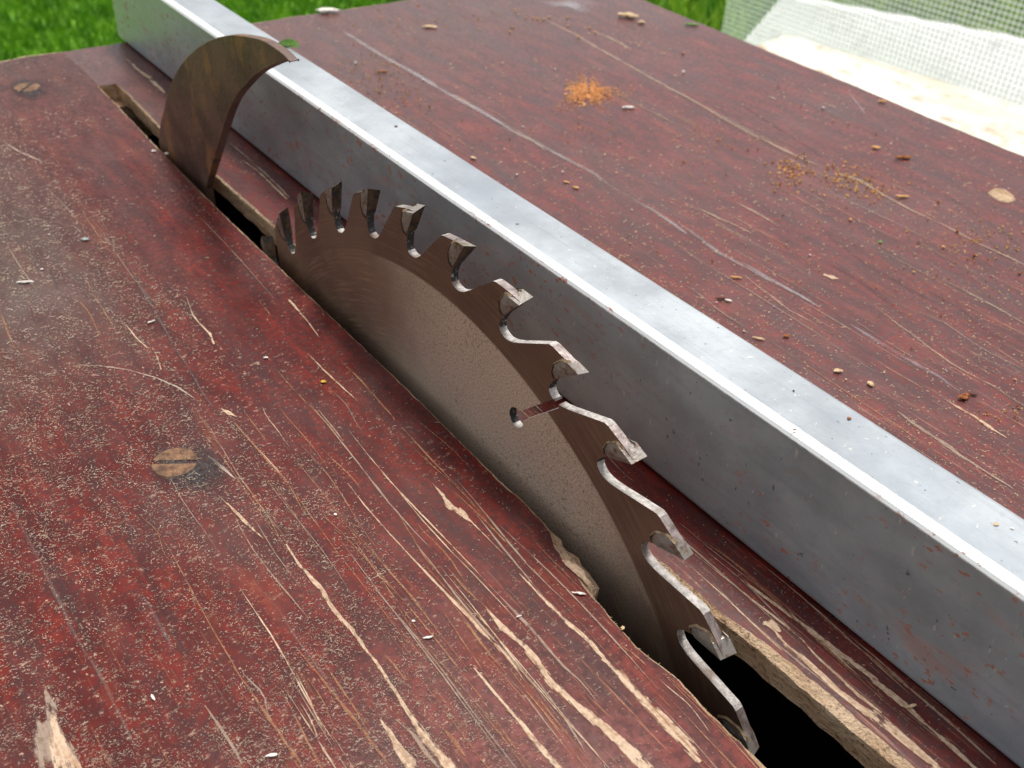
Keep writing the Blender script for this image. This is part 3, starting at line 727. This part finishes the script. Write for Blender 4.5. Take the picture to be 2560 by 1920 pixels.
# carbide tips: brazed block, bevelled alternately left and right
def tip(k):
    mb = MB(); p = pit((k - 1) % NT_); t0 = ang[k]; alt = 1 if (k + K0) % 2 == 0 else -1
    out = [(1.0, 0.0), (.9945, -.165), (.980, -.262), (.958, -.318), (.941, -.300), (.936, -.245), (.944, -.190)]; NO = len(out)
    W_ = .0136
    def X(r, ph, s):       # kerf narrows towards the root of the tip
        return s * (W_ - .003 * max(0, (1.0 - r) / .06) - (.002 if ph < -.2 else 0))
    a_ = []; b_ = []
    for i, (r, ph) in enumerate(out):
        drop = .009
        ra = r - (drop if i < 2 and alt > 0 else 0); rb = r - (drop if i < 2 and alt < 0 else 0)
        a_.append(pol(ra, t0 + ph * p, X(r, ph, -1))); b_.append(pol(rb, t0 + ph * p, X(r, ph, 1)))
    # brazing bulge on the flanks
    def flank(P, s):
        c = sum(P, Vector()) / len(P); c.x += s * .0036
        for i in range(len(P)):
            q = [c, P[i], P[(i + 1) % len(P)]]; mb.quad(q if s < 0 else q[::-1], 0, smooth=True)
    flank(a_, -1); flank(b_, 1)
    for i in range(NO):
        j = (i + 1) % NO
        mb.quad([a_[i], b_[i], b_[j], a_[j]], 1 if i >= NO - 2 else 0)
    for s in (-1, 1):      # brazing seam round the flank
        P = a_ if s < 0 else b_; c = sum(P, Vector()) / NO; hi_ = [c + (q - c) * 1.02 for q in P]; lo_ = [c + (q - c) * 1.20 for q in P]
        for q in hi_: q.x = s * (HT + .0035)
        for q in lo_: q.x = s * (HT + .0004)
        for i in range(1, NO - 2):
            j = i + 1; mb.quad([hi_[i], hi_[j], lo_[j], lo_[i]] if s > 0 else [lo_[i], lo_[j], hi_[j], hi_[i]], 2, smooth=True)
    o = mb.build('carbide_tip', [M['tip'], M['face'], M['braze']], blade, merge=False)
for k in range(0, 16): tip(k)
mb = MB(); lo, hi = [], []
for i in range(32):
    t = 2 * math.pi * i / 32; lo.append(Vector((-.57, math.cos(t) * .119, Z0 + math.sin(t) * .119))); hi.append(lo[-1] + Vector((1.14, 0, 0)))
mb.grid([lo, hi], 0, wrap=True, smooth=True); mb.build('arbor', M['knife'], blade)

# ------------------------------------------------------------------ riving knife (curved splitter)
kn = empty('riving_knife', (0, 1.2, -1.96))
tag(kn, 'rusty dark steel splitter curved like a horn, standing in the slot behind the blade', 'riving knife')
KX = -.014; KT = .021
zl = [(1022,925),(1022,880),(1030,800),(1050,720),(1075,610),(1110,510),(1160,420),(1230,340),(1310,280),(1400,241),(1500,226),(1600,238),(1690,262),(1780,318),(1830,360),(1862,400)]
zr = [(1862,396),(1830,394),(1735,430),(1650,478),(1580,548),(1520,620),(1475,710),(1438,820),(1405,930),(1372,1040),(1345,1130),(1325,1215)]
def zk(p): return atx(p[0] * .3888, p[1] * .3888, KX)
left = [zk(p) for p in zl]; right = [zk(p) for p in zr]
def smooth_poly(P, n=6):
    out = []
    for i in range(len(P) - 1):
        p0 = P[max(i - 1, 0)]; p1 = P[i]; p2 = P[i + 1]; p3 = P[min(i + 2, len(P) - 1)]
        for k in range(n):
            t = k / n
            out.append(.5 * ((2 * p1) + (p2 - p0) * t + (2 * p0 - 5 * p1 + 4 * p2 - p3) * t * t + (3 * p1 - p0 - 3 * p2 + p3) * t ** 3))
    return out + [P[-1]]
left = smooth_poly(left); right = smooth_poly(right)
poly = [Vector((KX, left[0].y + .02, -.35)), Vector((KX, 1.62, -1.955))][::-1] + left + right + [Vector((KX, right[-1].y - .01, -.3)), Vector((KX, 1.08, -.6)), Vector((KX, 1.15, -1.955))]
bm = bmesh.new()
va = [bm.verts.new(p * S) for p in poly]; fa = bm.faces.new(va)
vb = [bm.verts.new((p + Vector((KT, 0, 0))) * S) for p in poly]; fb = bm.faces.new(vb[::-1])
for i in range(len(poly)):
    j = (i + 1) % len(poly); bm.faces.new((va[j], va[i], vb[i], vb[j]))
bmesh.ops.recalc_face_normals(bm, faces=bm.faces)
ed = [e_ for e_ in bm.edges if (fa in e_.link_faces) != (fb in e_.link_faces)]
bmesh.ops.bevel(bm, geom=ed, offset=.0018 * S, segments=2, profile=.5, affect='EDGES')
bmesh.ops.triangulate(bm, faces=[f for f in bm.faces if len(f.verts) > 4])
me = bpy.data.meshes.new('plate'); bm.to_mesh(me); bm.free(); me.materials.append(M['knife'])
ko = bpy.data.objects.new('plate', me); COL.objects.link(ko); ko.parent = kn; ko.matrix_parent_inverse = Matrix.Translation(-kn.location)

# ------------------------------------------------------------------ loose bits
def crumb_mesh(name, mat, seed, elong=1.0, flat=.7, lumps=1):
    rnd = random.Random(seed); bm = bmesh.new()
    for q in range(lumps):
        r = bmesh.ops.create_icosphere(bm, subdivisions=2, radius=.5 * S)
        o = Vector((rnd.uniform(-.4, .4) * (lumps > 1) * elong, rnd.uniform(-.25, .25) * (lumps > 1), 0)) * S
        sc = rnd.uniform(.55, .9) if lumps > 1 else 1
        for v in r['verts']:
            p = v.co.copy(); nn = mn.noise(p / S * 3 + Vector((seed, q, 0))) * .45 + mn.noise(p / S * 7 + Vector((0, seed, q))) * .25
            p *= (1 + nn) * sc; v.co = Vector((p.x * elong, p.y, p.z * flat)) + o
    zmin = min(v.co.z for v in bm.verts)
    for v in bm.verts: v.co.z -= zmin
    me = bpy.data.meshes.new(name); bm.to_mesh(me); bm.free(); me.materials.append(mat); return me
CM = {}
def crumb(name, px, py, wpx, hpx, mat, label, cat, group=None, ang=None, z=0, var=0, lumps=1, flat=.7):
    w = max(wpx, hpx); el = max(1.0, min(4.5, max(wpx, hpx) / max(1, min(wpx, hpx))))
    key = (mat, round(el, 1), var, lumps, flat)
    if key not in CM: CM[key] = crumb_mesh(name, M[mat], len(CM) + 3 + var, el, flat, lumps)
    o = bpy.data.objects.new(name, CM[key]); COL.objects.link(o)
    P = at(px, py, z); o.location = Vector((P.x, P.y, z + .0005 if z else .0018)) * S
    s = w * pxu(P) / el; o.scale = (s, s, s)
    # image-right on the table plane
    q = at(px + 10, py, z) - P; a0 = math.atan2(q.y, q.x)
    o.rotation_euler = (0, 0, a0 + (ang or 0)); tag(o, label, cat, group); return o
def f4(x, y): return 1700 + x * .3888, 500 + y * .3888
def f6(x, y): return 1700 + x * .3888, y * .3888
def f7(x, y): return 860 + x * .3888, y * .3888
G = 'rust brown crumbs on the board beyond the fence'
rl = 'small rust brown crumb scattered on the board beyond the fence'
rustlist = [f4(*p[:2]) + (p[2],) for p in [(1095,130,26),(1660,25,24),(1780,210,20),(1535,280,16),(1690,310,22),(1890,365,20),(1850,385,15),(1890,410,12),(1500,470,16),(1440,440,12),(1650,490,13),(1850,470,11),(1940,445,11),(2050,480,10),(2180,480,22),(1490,960,17),(2150,1160,17),(2170,1325,12),(2095,1360,11),(1680,735,10),(1170,510,9),(680,300,9),(660,100,11),(205,400,18),(555,795,12),(2150,1400,16),(1110,190,9)]]
rustlist += [f6(*p[:2]) + (p[2],) for p in [(1260,870,16),(985,780,12),(1080,810,12),(435,965,16),(500,965,14),(1300,1265,14),(15,350,17),(775,690,10),(630,565,13),(900,1255,12),(720,1090,20),(800,1030,16),(880,1230,9)]]
rustlist += [f7(*p[:2]) + (p[2],) for p in [(1290,580,12),(245,560,14),(230,600,18),(550,690,16),(380,535,12),(930,830,12),(1065,895,14),(1680,1190,9),(2180,345,15),(60,290,12),(760,780,10),(880,900,10),(680,870,9)]]
ORD = 'first second third fourth fifth sixth seventh eighth ninth tenth eleventh twelfth thirteenth fourteenth fifteenth sixteenth seventeenth eighteenth nineteenth twentieth'.split()
LAND = [('the orange sawdust pile', 1465, 231), ('the pale wood filler spot', 2500, 490), ('the ochre splinter in the trail', 2254, 495), ('the far half of the fence', 960, 230),
        ('the largest dark rust lump', 2408, 998), ('the brown splinter by the fence', 1803, 750), ('the big tan wood chunk', 1562, 43), ('the head of the sawdust trail', 1984, 350),
        ('the middle of the fence top', 1230, 360), ('the green speck', 2200, 610), ('the tan scratch beside the fence', 1990, 760), ('the blurred orange flake', 2200, 256), ('the lower right dusty corner', 2530, 830), ('the triangular tan chip', 2177, 962)]
def label_all(lst, what):
    reg = {}
    for i, t in enumerate(lst):
        k = min(range(len(LAND)), key=lambda q: (LAND[q][1] - t[0]) ** 2 + (LAND[q][2] - t[1]) ** 2); reg.setdefault(k, []).append(i)
    out = {}
    for k, ids in reg.items():
        ids.sort(key=lambda i: lst[i][0])
        for n_, i in enumerate(ids):
            out[i] = ('only %s near %s' % (what, LAND[k][0])) if len(ids) == 1 else ('%s, %s from the left of those near %s' % (what, ORD[n_], LAND[k][0]))
    return out
lab = label_all(rustlist, 'rust brown crumb')
for i, (x, y, s) in enumerate(rustlist):
    crumb('rust_crumb', x, y, s * .42, s * .34, 'rust' if i % 4 else 'ochre', lab[i], 'crumb', G, random.uniform(0, 3), var=i % 4, lumps=1 + (i % 3 == 0) * 2)
G2 = 'pale crumbs on the board beyond the fence'
palel = [f7(*p[:2]) + (p[2],) for p in [(825,960,12),(1110,1130,16),(1405,1110,13),(1750,1115,13),(510,520,14),(1150,820,12),(1020,410,13),(2180,470,20),(1355,450,14),(1675,1000,14),(75,410,18),(1850,1355,10),(1840,1570,12),(1030,965,10)]]
palel += [f4(*p[:2]) + (p[2],) for p in [(835,360,15),(545,600,10),(605,690,9),(1310,1115,12),(1065,1160,14),(235,665,12),(1705,1095,8),(1745,740,9),(710,775,10),(410,850,14),(800,1050,10)]] + [f6(*p[:2]) + (p[2],) for p in [(1355,930,12),(920,700,18),(1490,1105,10),(20,470,20),(1310,1050,8)]]
lab = label_all(palel, 'pale wood crumb')
for i, (x, y, s) in enumerate(palel):
    crumb('pale_crumb', x, y, s * .44, s * .34, 'white' if i % 3 else 'tanchip', lab[i], 'crumb', G2, random.uniform(0, 3), var=i % 3)
G3 = 'yellowish crumbs near the far edge'
yel = sorted([(1170,120,16),(1215,122,20),(1245,128,20),(1280,130,20),(1320,118,22),(1260,145,16),(1080,178,20),(1065,212,20),(1100,72,22),(1435,120,22),(1440,172,20),(1580,185,22),(1615,215,24),(1505,245,22),(1120,100,14)])
for i, (x, y, s) in enumerate(yel):
    px, py = f7(x, y); crumb('yellow_crumb', px, py, s * .34, s * .26, 'ochre', 'yellowish crumb, %s from the left of the blurred ones near the far table edge' % ORD[i], 'crumb', G3, 0, var=i % 3)
# pieces one can single out
sing = [
 ('rust_flake', f6(1440,1022), 48, 13, 'rust', 'longest rust orange flake, right of the sawdust trail', .1, 3),
 ('rust_flake', f6(1257,958), 22, 10, 'ochre', 'small orange flake up-left of the longest rust flake', -.3, 1),
 ('wood_splinter', f6(1425,1272), 40, 9, 'ochre', 'ochre splinter at the lower end of the sawdust trail', 0, 1),
 ('rust_lump', f4(1822,1280), 26, 18, 'rust', 'largest dark rust lump near the right picture edge', .3, 4),
 ('rust_lump', f4(1890,1263), 20, 9, 'darkred', 'thin dark bit touching the largest rust lump', -.4, 3),
 ('wood_splinter', f4(362,505), 34, 7, 'ochre', 'orange splinter beside the fence, above the brown one', -.15, 1),
 ('wood_splinter', f4(265,643), 36, 8, 'darkred', 'reddish brown splinter close beside the fence', -.12, 1),
 ('wood_splinter', f4(310,655), 18, 7, 'white', 'white splinter end touching the reddish brown splinter', -.5, 1),
 ('wood_splinter', f4(508,898), 32, 7, 'tanchip', 'tan splinter against the right side of the fence', -.45, 1),
 ('curled_shaving', f4(675,885), 18, 9, 'rust', 'small reddish curl beside the tan splinter at the fence', .4, 2),
 ('wood_chip', f4(1012,1108), 22, 14, 'tanchip', 'pale rounded chip near the fence, left of the triangular chip', 0, 1),
 ('wood_chip', f4(1226,1188), 22, 20, 'tanchip', 'tan triangular chip lying between fence and scratches', .9, 2),
 ('wood_chunk', f7(1800,112), 46, 26, 'tanchip', 'large tan wood chunk near the far right corner of the table', -.5, 2),
 ('wood_chunk', f7(1912,152), 18, 12, 'tanchip', 'small tan chip beside the large wood chunk', 0, 1),
 ('wood_chip', f7(553,181), 40, 12, 'tanchip', 'pale rectangular chip behind the fence near the far edge', -.1, 1),
 ('wood_splinter', f7(1830,698), 34, 9, 'white', 'pale splinter just right of the orange sawdust pile', 0, 1),
 ('wood_chip', f7(830,1022), 16, 11, 'tanchip', 'tan chip right at the edge of the fence top', -.6, 1),
 ('wood_chip', f7(1430,1176), 17, 7, 'ochre', 'upper of two orange chips beside the fence', -.5, 1),
 ('wood_chip', f7(1490,1212), 20, 9, 'ochre', 'lower of two orange chips beside the fence', -.5, 1),
 ('rust_flake', f7(245,470), 30, 8, 'rust', 'flat rust flake among fine crumbs near the splitter end of the fence', .2, 2),
 ('rust_flake', f6(1300,660), 22, 9, 'ochre', 'blurred orange flake near the right table edge', -.2, 1),
 ('moss_scrap', f6(85,165), 30, 9, 'green', 'green scrap of moss near the far right table edge', 0, 3),
 ('moss_scrap', f4(1285,278), 10, 8, 'green', 'tiny green speck on the board amid rust crumbs', 0, 1),
 ('white_petal', (818, 33), 60, 22, 'white', 'white oval petal lying at the far table edge', .05, 1),
 ('yellow_chip', (809, 957), 13, 8, 'yellow', 'bright yellow chip on the near board beside the blade', 0, 1),
 ('grey_flake', (214, 601), 20, 11, 'greyflake', 'blue grey flake on the near board left of the blade', 0, 1),
 ('wood_splinter', (64, 708), 40, 6, 'white', 'white splinter at the left picture edge', .15, 1),
 ('wood_shaving', (1440, 1486), 28, 8, 'white', 'white star shaped shaving below the torn slot edge', -.2, 2),
 ('wood_splinter', (1297, 1543), 16, 4, 'white', 'short white splinter crossing a bare scratch', .35, 1),
 ('wood_splinter', (1071, 1596), 26, 4, 'white', 'thin white splinter on clean varnish between scratches', .2, 1),
 ('wood_chip', (839, 1289), 9, 8, 'white', 'small white chip right of the rusty screw', -.6, 1),
 ('wood_chip', (681, 1890), 30, 9, 'white', 'white chip at the bottom picture edge', .15, 1),
 ('wood_chip', (1034, 1555), 9, 7, 'white', 'tiny white grain on bare red varnish', 0, 1),
 ('wood_shaving', (1556, 1572), 16, 9, 'tanchip', 'pale curl sitting on the slot edge by the lower teeth', .8, 2),
 ('wood_splinter', (378, 807), 22, 5, 'white', 'white splinter on a dark smear of the near board', .6, 1),
 ('wood_chip', (105, 675), 8, 5, 'white', 'white grain just above the splinter at the left edge', 0, 1),
 ('wood_splinter', (2276, 1768), 38, 4, 'tanchip', 'tan splinter lying across the scratched strip by the fence', .28, 1),
 ('wood_chip', (665, 897), 12, 7, 'white', 'white chip below the grey scratch crossing', .1, 1),
 ('wood_chip', (417, 387), 12, 9, 'white', 'white grain on the slot edge at the foot of the splitter', -.8, 1),
 ('wood_chip', (385, 380), 12, 8, 'white', 'white grain beside the one at the foot of the splitter', 0, 1),
 ('wood_chip', (383, 1746), 22, 7, 'white', 'white curled chip in the dusty lower left', -.9, 1),
]
for i, (nm, p, w, hgt, mt, lb, an, lu) in enumerate(sing):
    crumb(nm, p[0], p[1], w * (1 if w < 30 else .95), hgt, mt, lb, nm.split('_')[-1], None, an, var=i, lumps=lu, flat=.45 if nm in ('white_petal', 'grey_flake', 'wood_chip') else .6)
for x, y, w, hh, mt, lb in [(990, 317, 8, 7, 'darkred', 'dark speck on top of the fence near the far end'), (1293, 560, 9, 6, 'greyflake', 'dark grey speck on top of the fence above the blade'),
                        (2490, 1312, 15, 10, 'tanchip', 'yellowish grain on the near end of the fence top'), (2530, 1322, 8, 9, 'white', 'white grain beside the yellowish one on the fence top'),
                        (1984, 978, 6, 5, 'darkred', 'black speck on the middle of the fence top'), (2122, 1048, 11, 9, 'rust', 'reddish flake on the fence top, towards the near end'),
                        (1986, 1075, 6, 13, 'rust', 'thin rust flake on the bright rounded edge of the fence')]:
    crumb('dust_grain', x, y, w, hh, mt, lb, 'grain', None, 0, z=FH, flat=.4)
# green leaf scrap behind the horn tip, on the fence top
P = at(722, 118, FH); mb = MB()
for dx, dy, dz, ll in ((0, 0, 0, 1), (.01, .012, .004, .8), (-.012, .006, .003, .6)):
    c = Vector((P.x + dx, P.y + dy, FH + .001 + dz)); q = Vector((RM.col[0].x, RM.col[0].y, 0)).normalized()
    mb.grid([[c + q * (t * .034 * ll) + Vector((0, s * .010 * (1 - t * t), .012 * (1 - t * t) * (1 - abs(s)) + .002)) for s in (-1, 0, 1)] for t in (-1, -.6, -.2, .2, .6, 1)])
tag(mb.build('leaf_scrap', M['green'], None, loc=(P.x, P.y, FH)), 'small green leaf scrap on the fence top just behind the splitter tip', 'leaf')

# orange sawdust pile
def tet(mb, p, s, rnd=random, flat=.6):
    a_ = rnd.uniform(0, 6.3); v = [p + Vector((math.cos(a_ + t) * s * rnd.uniform(.6, 1.2), math.sin(a_ + t) * s * rnd.uniform(.6, 1.2), 0)) for t in (0, 2.1, 4.2)]
    top = p + Vector((rnd.uniform(-.3, .3) * s, rnd.uniform(-.3, .3) * s, s * flat * rnd.uniform(.6, 1.6)))
    n = len(mb.v); mb.v += [tuple(q) for q in v] + [tuple(top)]
    for q in ((0, 1, 3), (1, 2, 3), (2, 0, 3)): mb.f.append(tuple(n + i for i in q)); mb.m.append(0); mb.uv.append(None); mb.sm.append(False)
mb = MB()
cx, cy = 860 + 1560 * .3888, 595 * .3888
c = at(cx, cy)
for i in range(3600):
    a_ = random.uniform(0, 6.283); rr = abs(random.gauss(0, .52))
    lob = 1 + .28 * math.sin(a_ * 3 + 1) + .2 * math.sin(a_ * 5 + 2) + .3 * mn.noise(Vector((math.cos(a_) * 2.5, math.sin(a_) * 2.5, 3)))
    rr = min(rr, 2.2)
    px = cx + math.cos(a_) * rr * 58 * lob + (8 if math.cos(a_) > 0 else 0); py = cy + math.sin(a_) * rr * 34 * lob
    p = at(px, py); p.z = .001 + max(0, 1 - rr) * .010 * random.random() + .004 * max(0, 1 - rr)
    tet(mb, p, random.uniform(.0016, .0042))
for i in range(160):
    p = at(cx + random.gauss(-4, 22), cy + random.gauss(2, 11)); p.z = .001; tet(mb, p, random.uniform(.005, .010), flat=.35)
tag(mb.build('sawdust_pile', M['pile'], None, loc=(c.x, c.y, 0)), 'small heap of orange sawdust on the board beyond the fence', 'sawdust')

# countless fine dust
def inside_any(x, y):
    if y < SLOT_END and interp(XL, y) - .006 < x < interp(XR, y) + .006: return True
    return FX0 - .004 < x < FX1 + .004 or not (-2.3 < x < rx(y) - .02) or not (-2.2 < y < fy(x) - .01)
def fibre(mb, p, L, wd, bend, mi=0, lift=.0):
    a_ = random.gauss(-.25, .9); d = Vector((math.cos(a_), math.sin(a_), 0)); nn = Vector((-d.y, d.x, 0)); pts = []
    for t in (-1, 0, 1): pts.append(p + d * (t * L * .5) + nn * (bend * L * (1 - t * t)) + Vector((0, 0, .0012 + lift * (1 - t * t) + .0006)))
    rows = [[q - nn * wd * (1 - .6 * abs(t)), q + nn * wd * (1 - .6 * abs(t)) + Vector((0, 0, wd * .8))] for q, t in zip(pts, (-1, 0, 1))]
    mb.grid(rows, mi)
mb = MB(); cnt = 0
while cnt < 33000:
    px, py = random.uniform(-60, 2600), random.uniform(120, 1980)
    P = at(px, py)
    if P.x > .19: continue
    if inside_any(P.x, P.y): continue
    dens = .35 + .9 * mn.noise(Vector((P.x * 3.2, P.y * 2.2, 1))) + .5 * mn.noise(Vector((P.x * 9, P.y * 7, 4)))
    if P.x < -.3: dens += .5
    dens -= .75 * max(0, min(1, (P.x + .42) / .22)) * (1 if P.y < .9 else .5)
    if P.y < -.35 and P.x > -.4: dens -= .2
    if dens < .06: dens = .06
    if random.random() > dens: continue
    if mn.noise(Vector((P.x * 22, P.y * 18, 6))) < random.uniform(-.5, .35): continue
    cnt += 1
    u = pxu(P)
    if random.random() < .55: fibre(mb, P, random.uniform(2, 6) * u if random.random() < .93 else random.uniform(9, 16) * u, random.uniform(.35, .8) * u, random.uniform(-.3, .3), lift=random.random() * .001)
    else: P.z = .0012; tet(mb, P, random.uniform(.7, 1.7) * u)
tag(mb.build('fine_sawdust', M['dustw'], None), 'countless pale wood fibres and dust on the board in front of the blade', 'sawdust', kind='stuff')
mb = MB(); cnt = 0
while cnt < 9000:
    px, py = random.uniform(500, 2600), random.uniform(-20, 1400)
    P = at(px, py)
    if P.x < .34 or inside_any(P.x, P.y): continue
    dens = .10 + .5 * mn.noise(Vector((P.x * 3, P.y * 2.2, 8))) + .35 * math.exp(-((P.x - .45) / .22) ** 2) + .3 * mn.noise(Vector((P.x * 12, P.y * 4, 2))) + (.25 if P.y < .4 else 0)
    if random.random() > dens: continue
    cnt += 1; u = pxu(P)
    if random.random() < .4: fibre(mb, P, random.uniform(3, 8) * u, random.uniform(.4, .9) * u, random.uniform(-.3, .3))
    else: P.z = .0012; tet(mb, P, random.uniform(.8, 2.0) * u)
tag(mb.build('fine_sawdust', M['tanchip'], None), 'countless tan dust grains on the board beyond the fence', 'sawdust', kind='stuff')
mb = MB()
def scatter(cx, cy, sx, sy, n, s0, s1):
    for i in range(n):
        P = at(random.gauss(cx, sx), random.gauss(cy, sy))
        if inside_any(P.x, P.y): continue
        P.z = .0012; tet(mb, P, random.uniform(s0, s1) * pxu(P), flat=.8)
for a_ in [(950,185,60,32,190,1.5,3.6),(1020,260,60,26,90,1.5,3.5),(1985,430,32,20,90,2.5,6.5),(2120,445,45,20,110,2,6),(2180,480,40,14,60,2,6),(1760,380,50,40,50,2,4),
           (2440,610,70,45,110,2,5),(2500,1040,40,16,30,2,5),(1450,320,60,22,80,1.5,3.5),(1100,40,120,25,60,2,4),(1900,650,200,80,90,1.5,3.5),(2300,760,140,70,90,1.5,3.5)]: scatter(*a_)
tag(mb.build('orange_grains', M['ochre'], None), 'loose orange sawdust grains strewn beyond the fence', 'sawdust', kind='stuff')

# ------------------------------------------------------------------ the garden behind
GZ = -6.4
def mat_lawn(nm, blades):
    m = NT(nm)
    a_ = m.noise(.22, 3, .5); b_ = m.noise(1.6, 4, .6)
    col = m.mix(m.ramp(b_, .35, .65), (.075, .23, .010), (.22, .45, .02))
    far = m.ramp(m.sep(m.P)[0], 13, 18)       # the lawn is yellower and longer on the far right
    col = m.mix(m.math('MULTIPLY', far, .8), col, m.mix(m.ramp(m.noise(.9, 4, .6), .42, .6), (.09, .26, .02), (.46, .66, .06)))
    return m.bsdf(col, .55, 0, None, .3)
M['lawn'] = mat_lawn('lawn_ground', False); M['blades'] = mat_lawn('grass_blades', True)
mb = MB()
Gn = 24
rows = [[Vector((x, y, GZ)) for x in [-300 + 600 * i / Gn for i in range(Gn + 1)]] for y in [-300 + 600 * j / Gn for j in range(Gn + 1)]]
mb.grid(rows); tag(mb.build('ground', M['lawn'], None), kind='structure')
mb = MB()
for i in range(80000):
    near_ = random.random() < .6
    if near_: x, y = random.uniform(0, 17), random.uniform(15, 31); hh = random.uniform(.12, .32)
    else: x, y = random.uniform(14, 36), random.uniform(3, 25); hh = random.uniform(.4, 1.3)
    w = random.uniform(.02, .045) * (.7 if near_ else 1); a_ = random.uniform(0, 3.14); d = Vector((math.cos(a_) * w, math.sin(a_) * w, 0))
    le = Vector((random.gauss(0, .25), random.gauss(0, .25), 0)) * hh; p = Vector((x, y, GZ))
    m1 = p + le * .4 + Vector((0, 0, hh * .6)); m2 = p + le + Vector((0, 0, hh))
    mb.grid([[p - d, p + d], [m1 - d * .8, m1 + d * .8], [m2 - d * .1, m2 + d * .1]])
tag(mb.build('grass', M['blades'], None), 'green lawn grass behind the table', 'grass', kind='stuff')

# pale plank on trestles beyond the right edge of the table
M['plank'] = mat_wood('sunbleached_plank', (.62, .54, .42), (.78, .73, .63), (.36, .22, .13), .8, .8)
M['greyplank'] = mat_wood('grey_weathered_plank', (.74, .73, .74), (.84, .83, .84), (.5, .5, .5), .8, 1.2)
M['wire'] = mat_simple('white_coated_wire', (.86, .87, .87), (.90, .91, .91), .5, 3)
PZ = -3.0
A_ = at(1965, 88, PZ); B_ = at(2575, 272, PZ); d = (B_ - A_).normalized(); nn = Vector((d.y, -d.x, 0))
if nn.x > 0: nn = -nn
B_ = B_ + d * 4
bench = empty('plank_bench', (A_.x, A_.y, GZ)); tag(bench, 'sun bleached pale timber plank beyond the right table edge', 'plank')
mb = MB(); N = 60; T_ = .35
lst = []
for i in range(N + 1):
    p = A_.lerp(B_, i / N); wv = .05 * nz(p.x, p.y, .8, 3) ; lst.append((p - nn * wv, p + nn * 2.2))
for z0_, flip in ((PZ, False), (PZ - T_, True)):
    mb.grid([[Vector((a.x, a.y, z0_)) for a, b in lst], [Vector((b.x, b.y, z0_)) for a, b in lst]], 0, flip=flip)
for side in (0, 1): mb.grid([[Vector((q[side].x, q[side].y, z_)) for q in lst] for z_ in (PZ, PZ - T_)], 0, flip=side == 1)
for i in (0, N): mb.quad([Vector((lst[i][0].x, lst[i][0].y, PZ)), Vector((lst[i][1].x, lst[i][1].y, PZ)), Vector((lst[i][1].x, lst[i][1].y, PZ - T_)), Vector((lst[i][0].x, lst[i][0].y, PZ - T_))])
mb.build('plank', M['plank'], bench, merge=True)
for t in (.12, .85):
    p = A_.lerp(B_, t) + nn * 1.1; mb = MB(); mb.box((p.x - .25, p.y - .25, GZ), (p.x + .25, p.y + .25, PZ - T_)); mb.build('trestle', M['bareold'], bench)

# white wire mesh panel
XM = 12.0
E0 = atx(1822, -10, XM); E1 = atx(2640, 420, XM)
yl = E0.y; yr = E1.y - 3.5; ztop = max(atx(2600, -60, XM).z, E0.z) + .3; zb = GZ
pan = empty('wire_mesh_panel', (XM, yl, GZ)); tag(pan, 'upright panel of white square wire mesh standing behind the plank', 'wire mesh')
mb = MB(); pitch = .074; tw = .0066
y = yl
while y > yr: mb.box((XM - tw, y - tw, zb), (XM + tw, y + tw, ztop)); y -= pitch
z = zb + .05
while z < ztop: mb.box((XM - tw * 3, yr, z - tw), (XM - tw, yl, z + tw)); z += pitch
mb.build('wire_mesh', M['wire'], pan)
# grey board behind the mesh
bb = empty('garden_board', (15, 5, GZ)); tag(bb, 'pale grey weathered board standing on edge behind the wire mesh', 'board')
p0 = atx(1990, -12, 14.6); p1 = atx(2600, 102, 13.6)
mb = MB(); rows = []
dvec = (p1 - p0); 
for t in (-.02, .25, .5, .75, 1.3):
    q = p0 + dvec * t; rows.append([q, q + Vector((-.30, 0, -.02)), q + Vector((-1.5, 0, -1.0)), q + Vector((-1.2, 0, -1.2))])
mb.grid(rows, 0, wrap=True); mb.quad(rows[0]); mb.quad(rows[-1][::-1]); mb.build('plank', M['greyplank'], bb, merge=True)
for t in (.1, .95):
    q = p0 + dvec * t; mb = MB(); mb.box((q.x - .25, q.y - .2, GZ), (q.x - .04, q.y + .2, q.z - 1.2)); mb.build('post', M['greyplank'], bb)
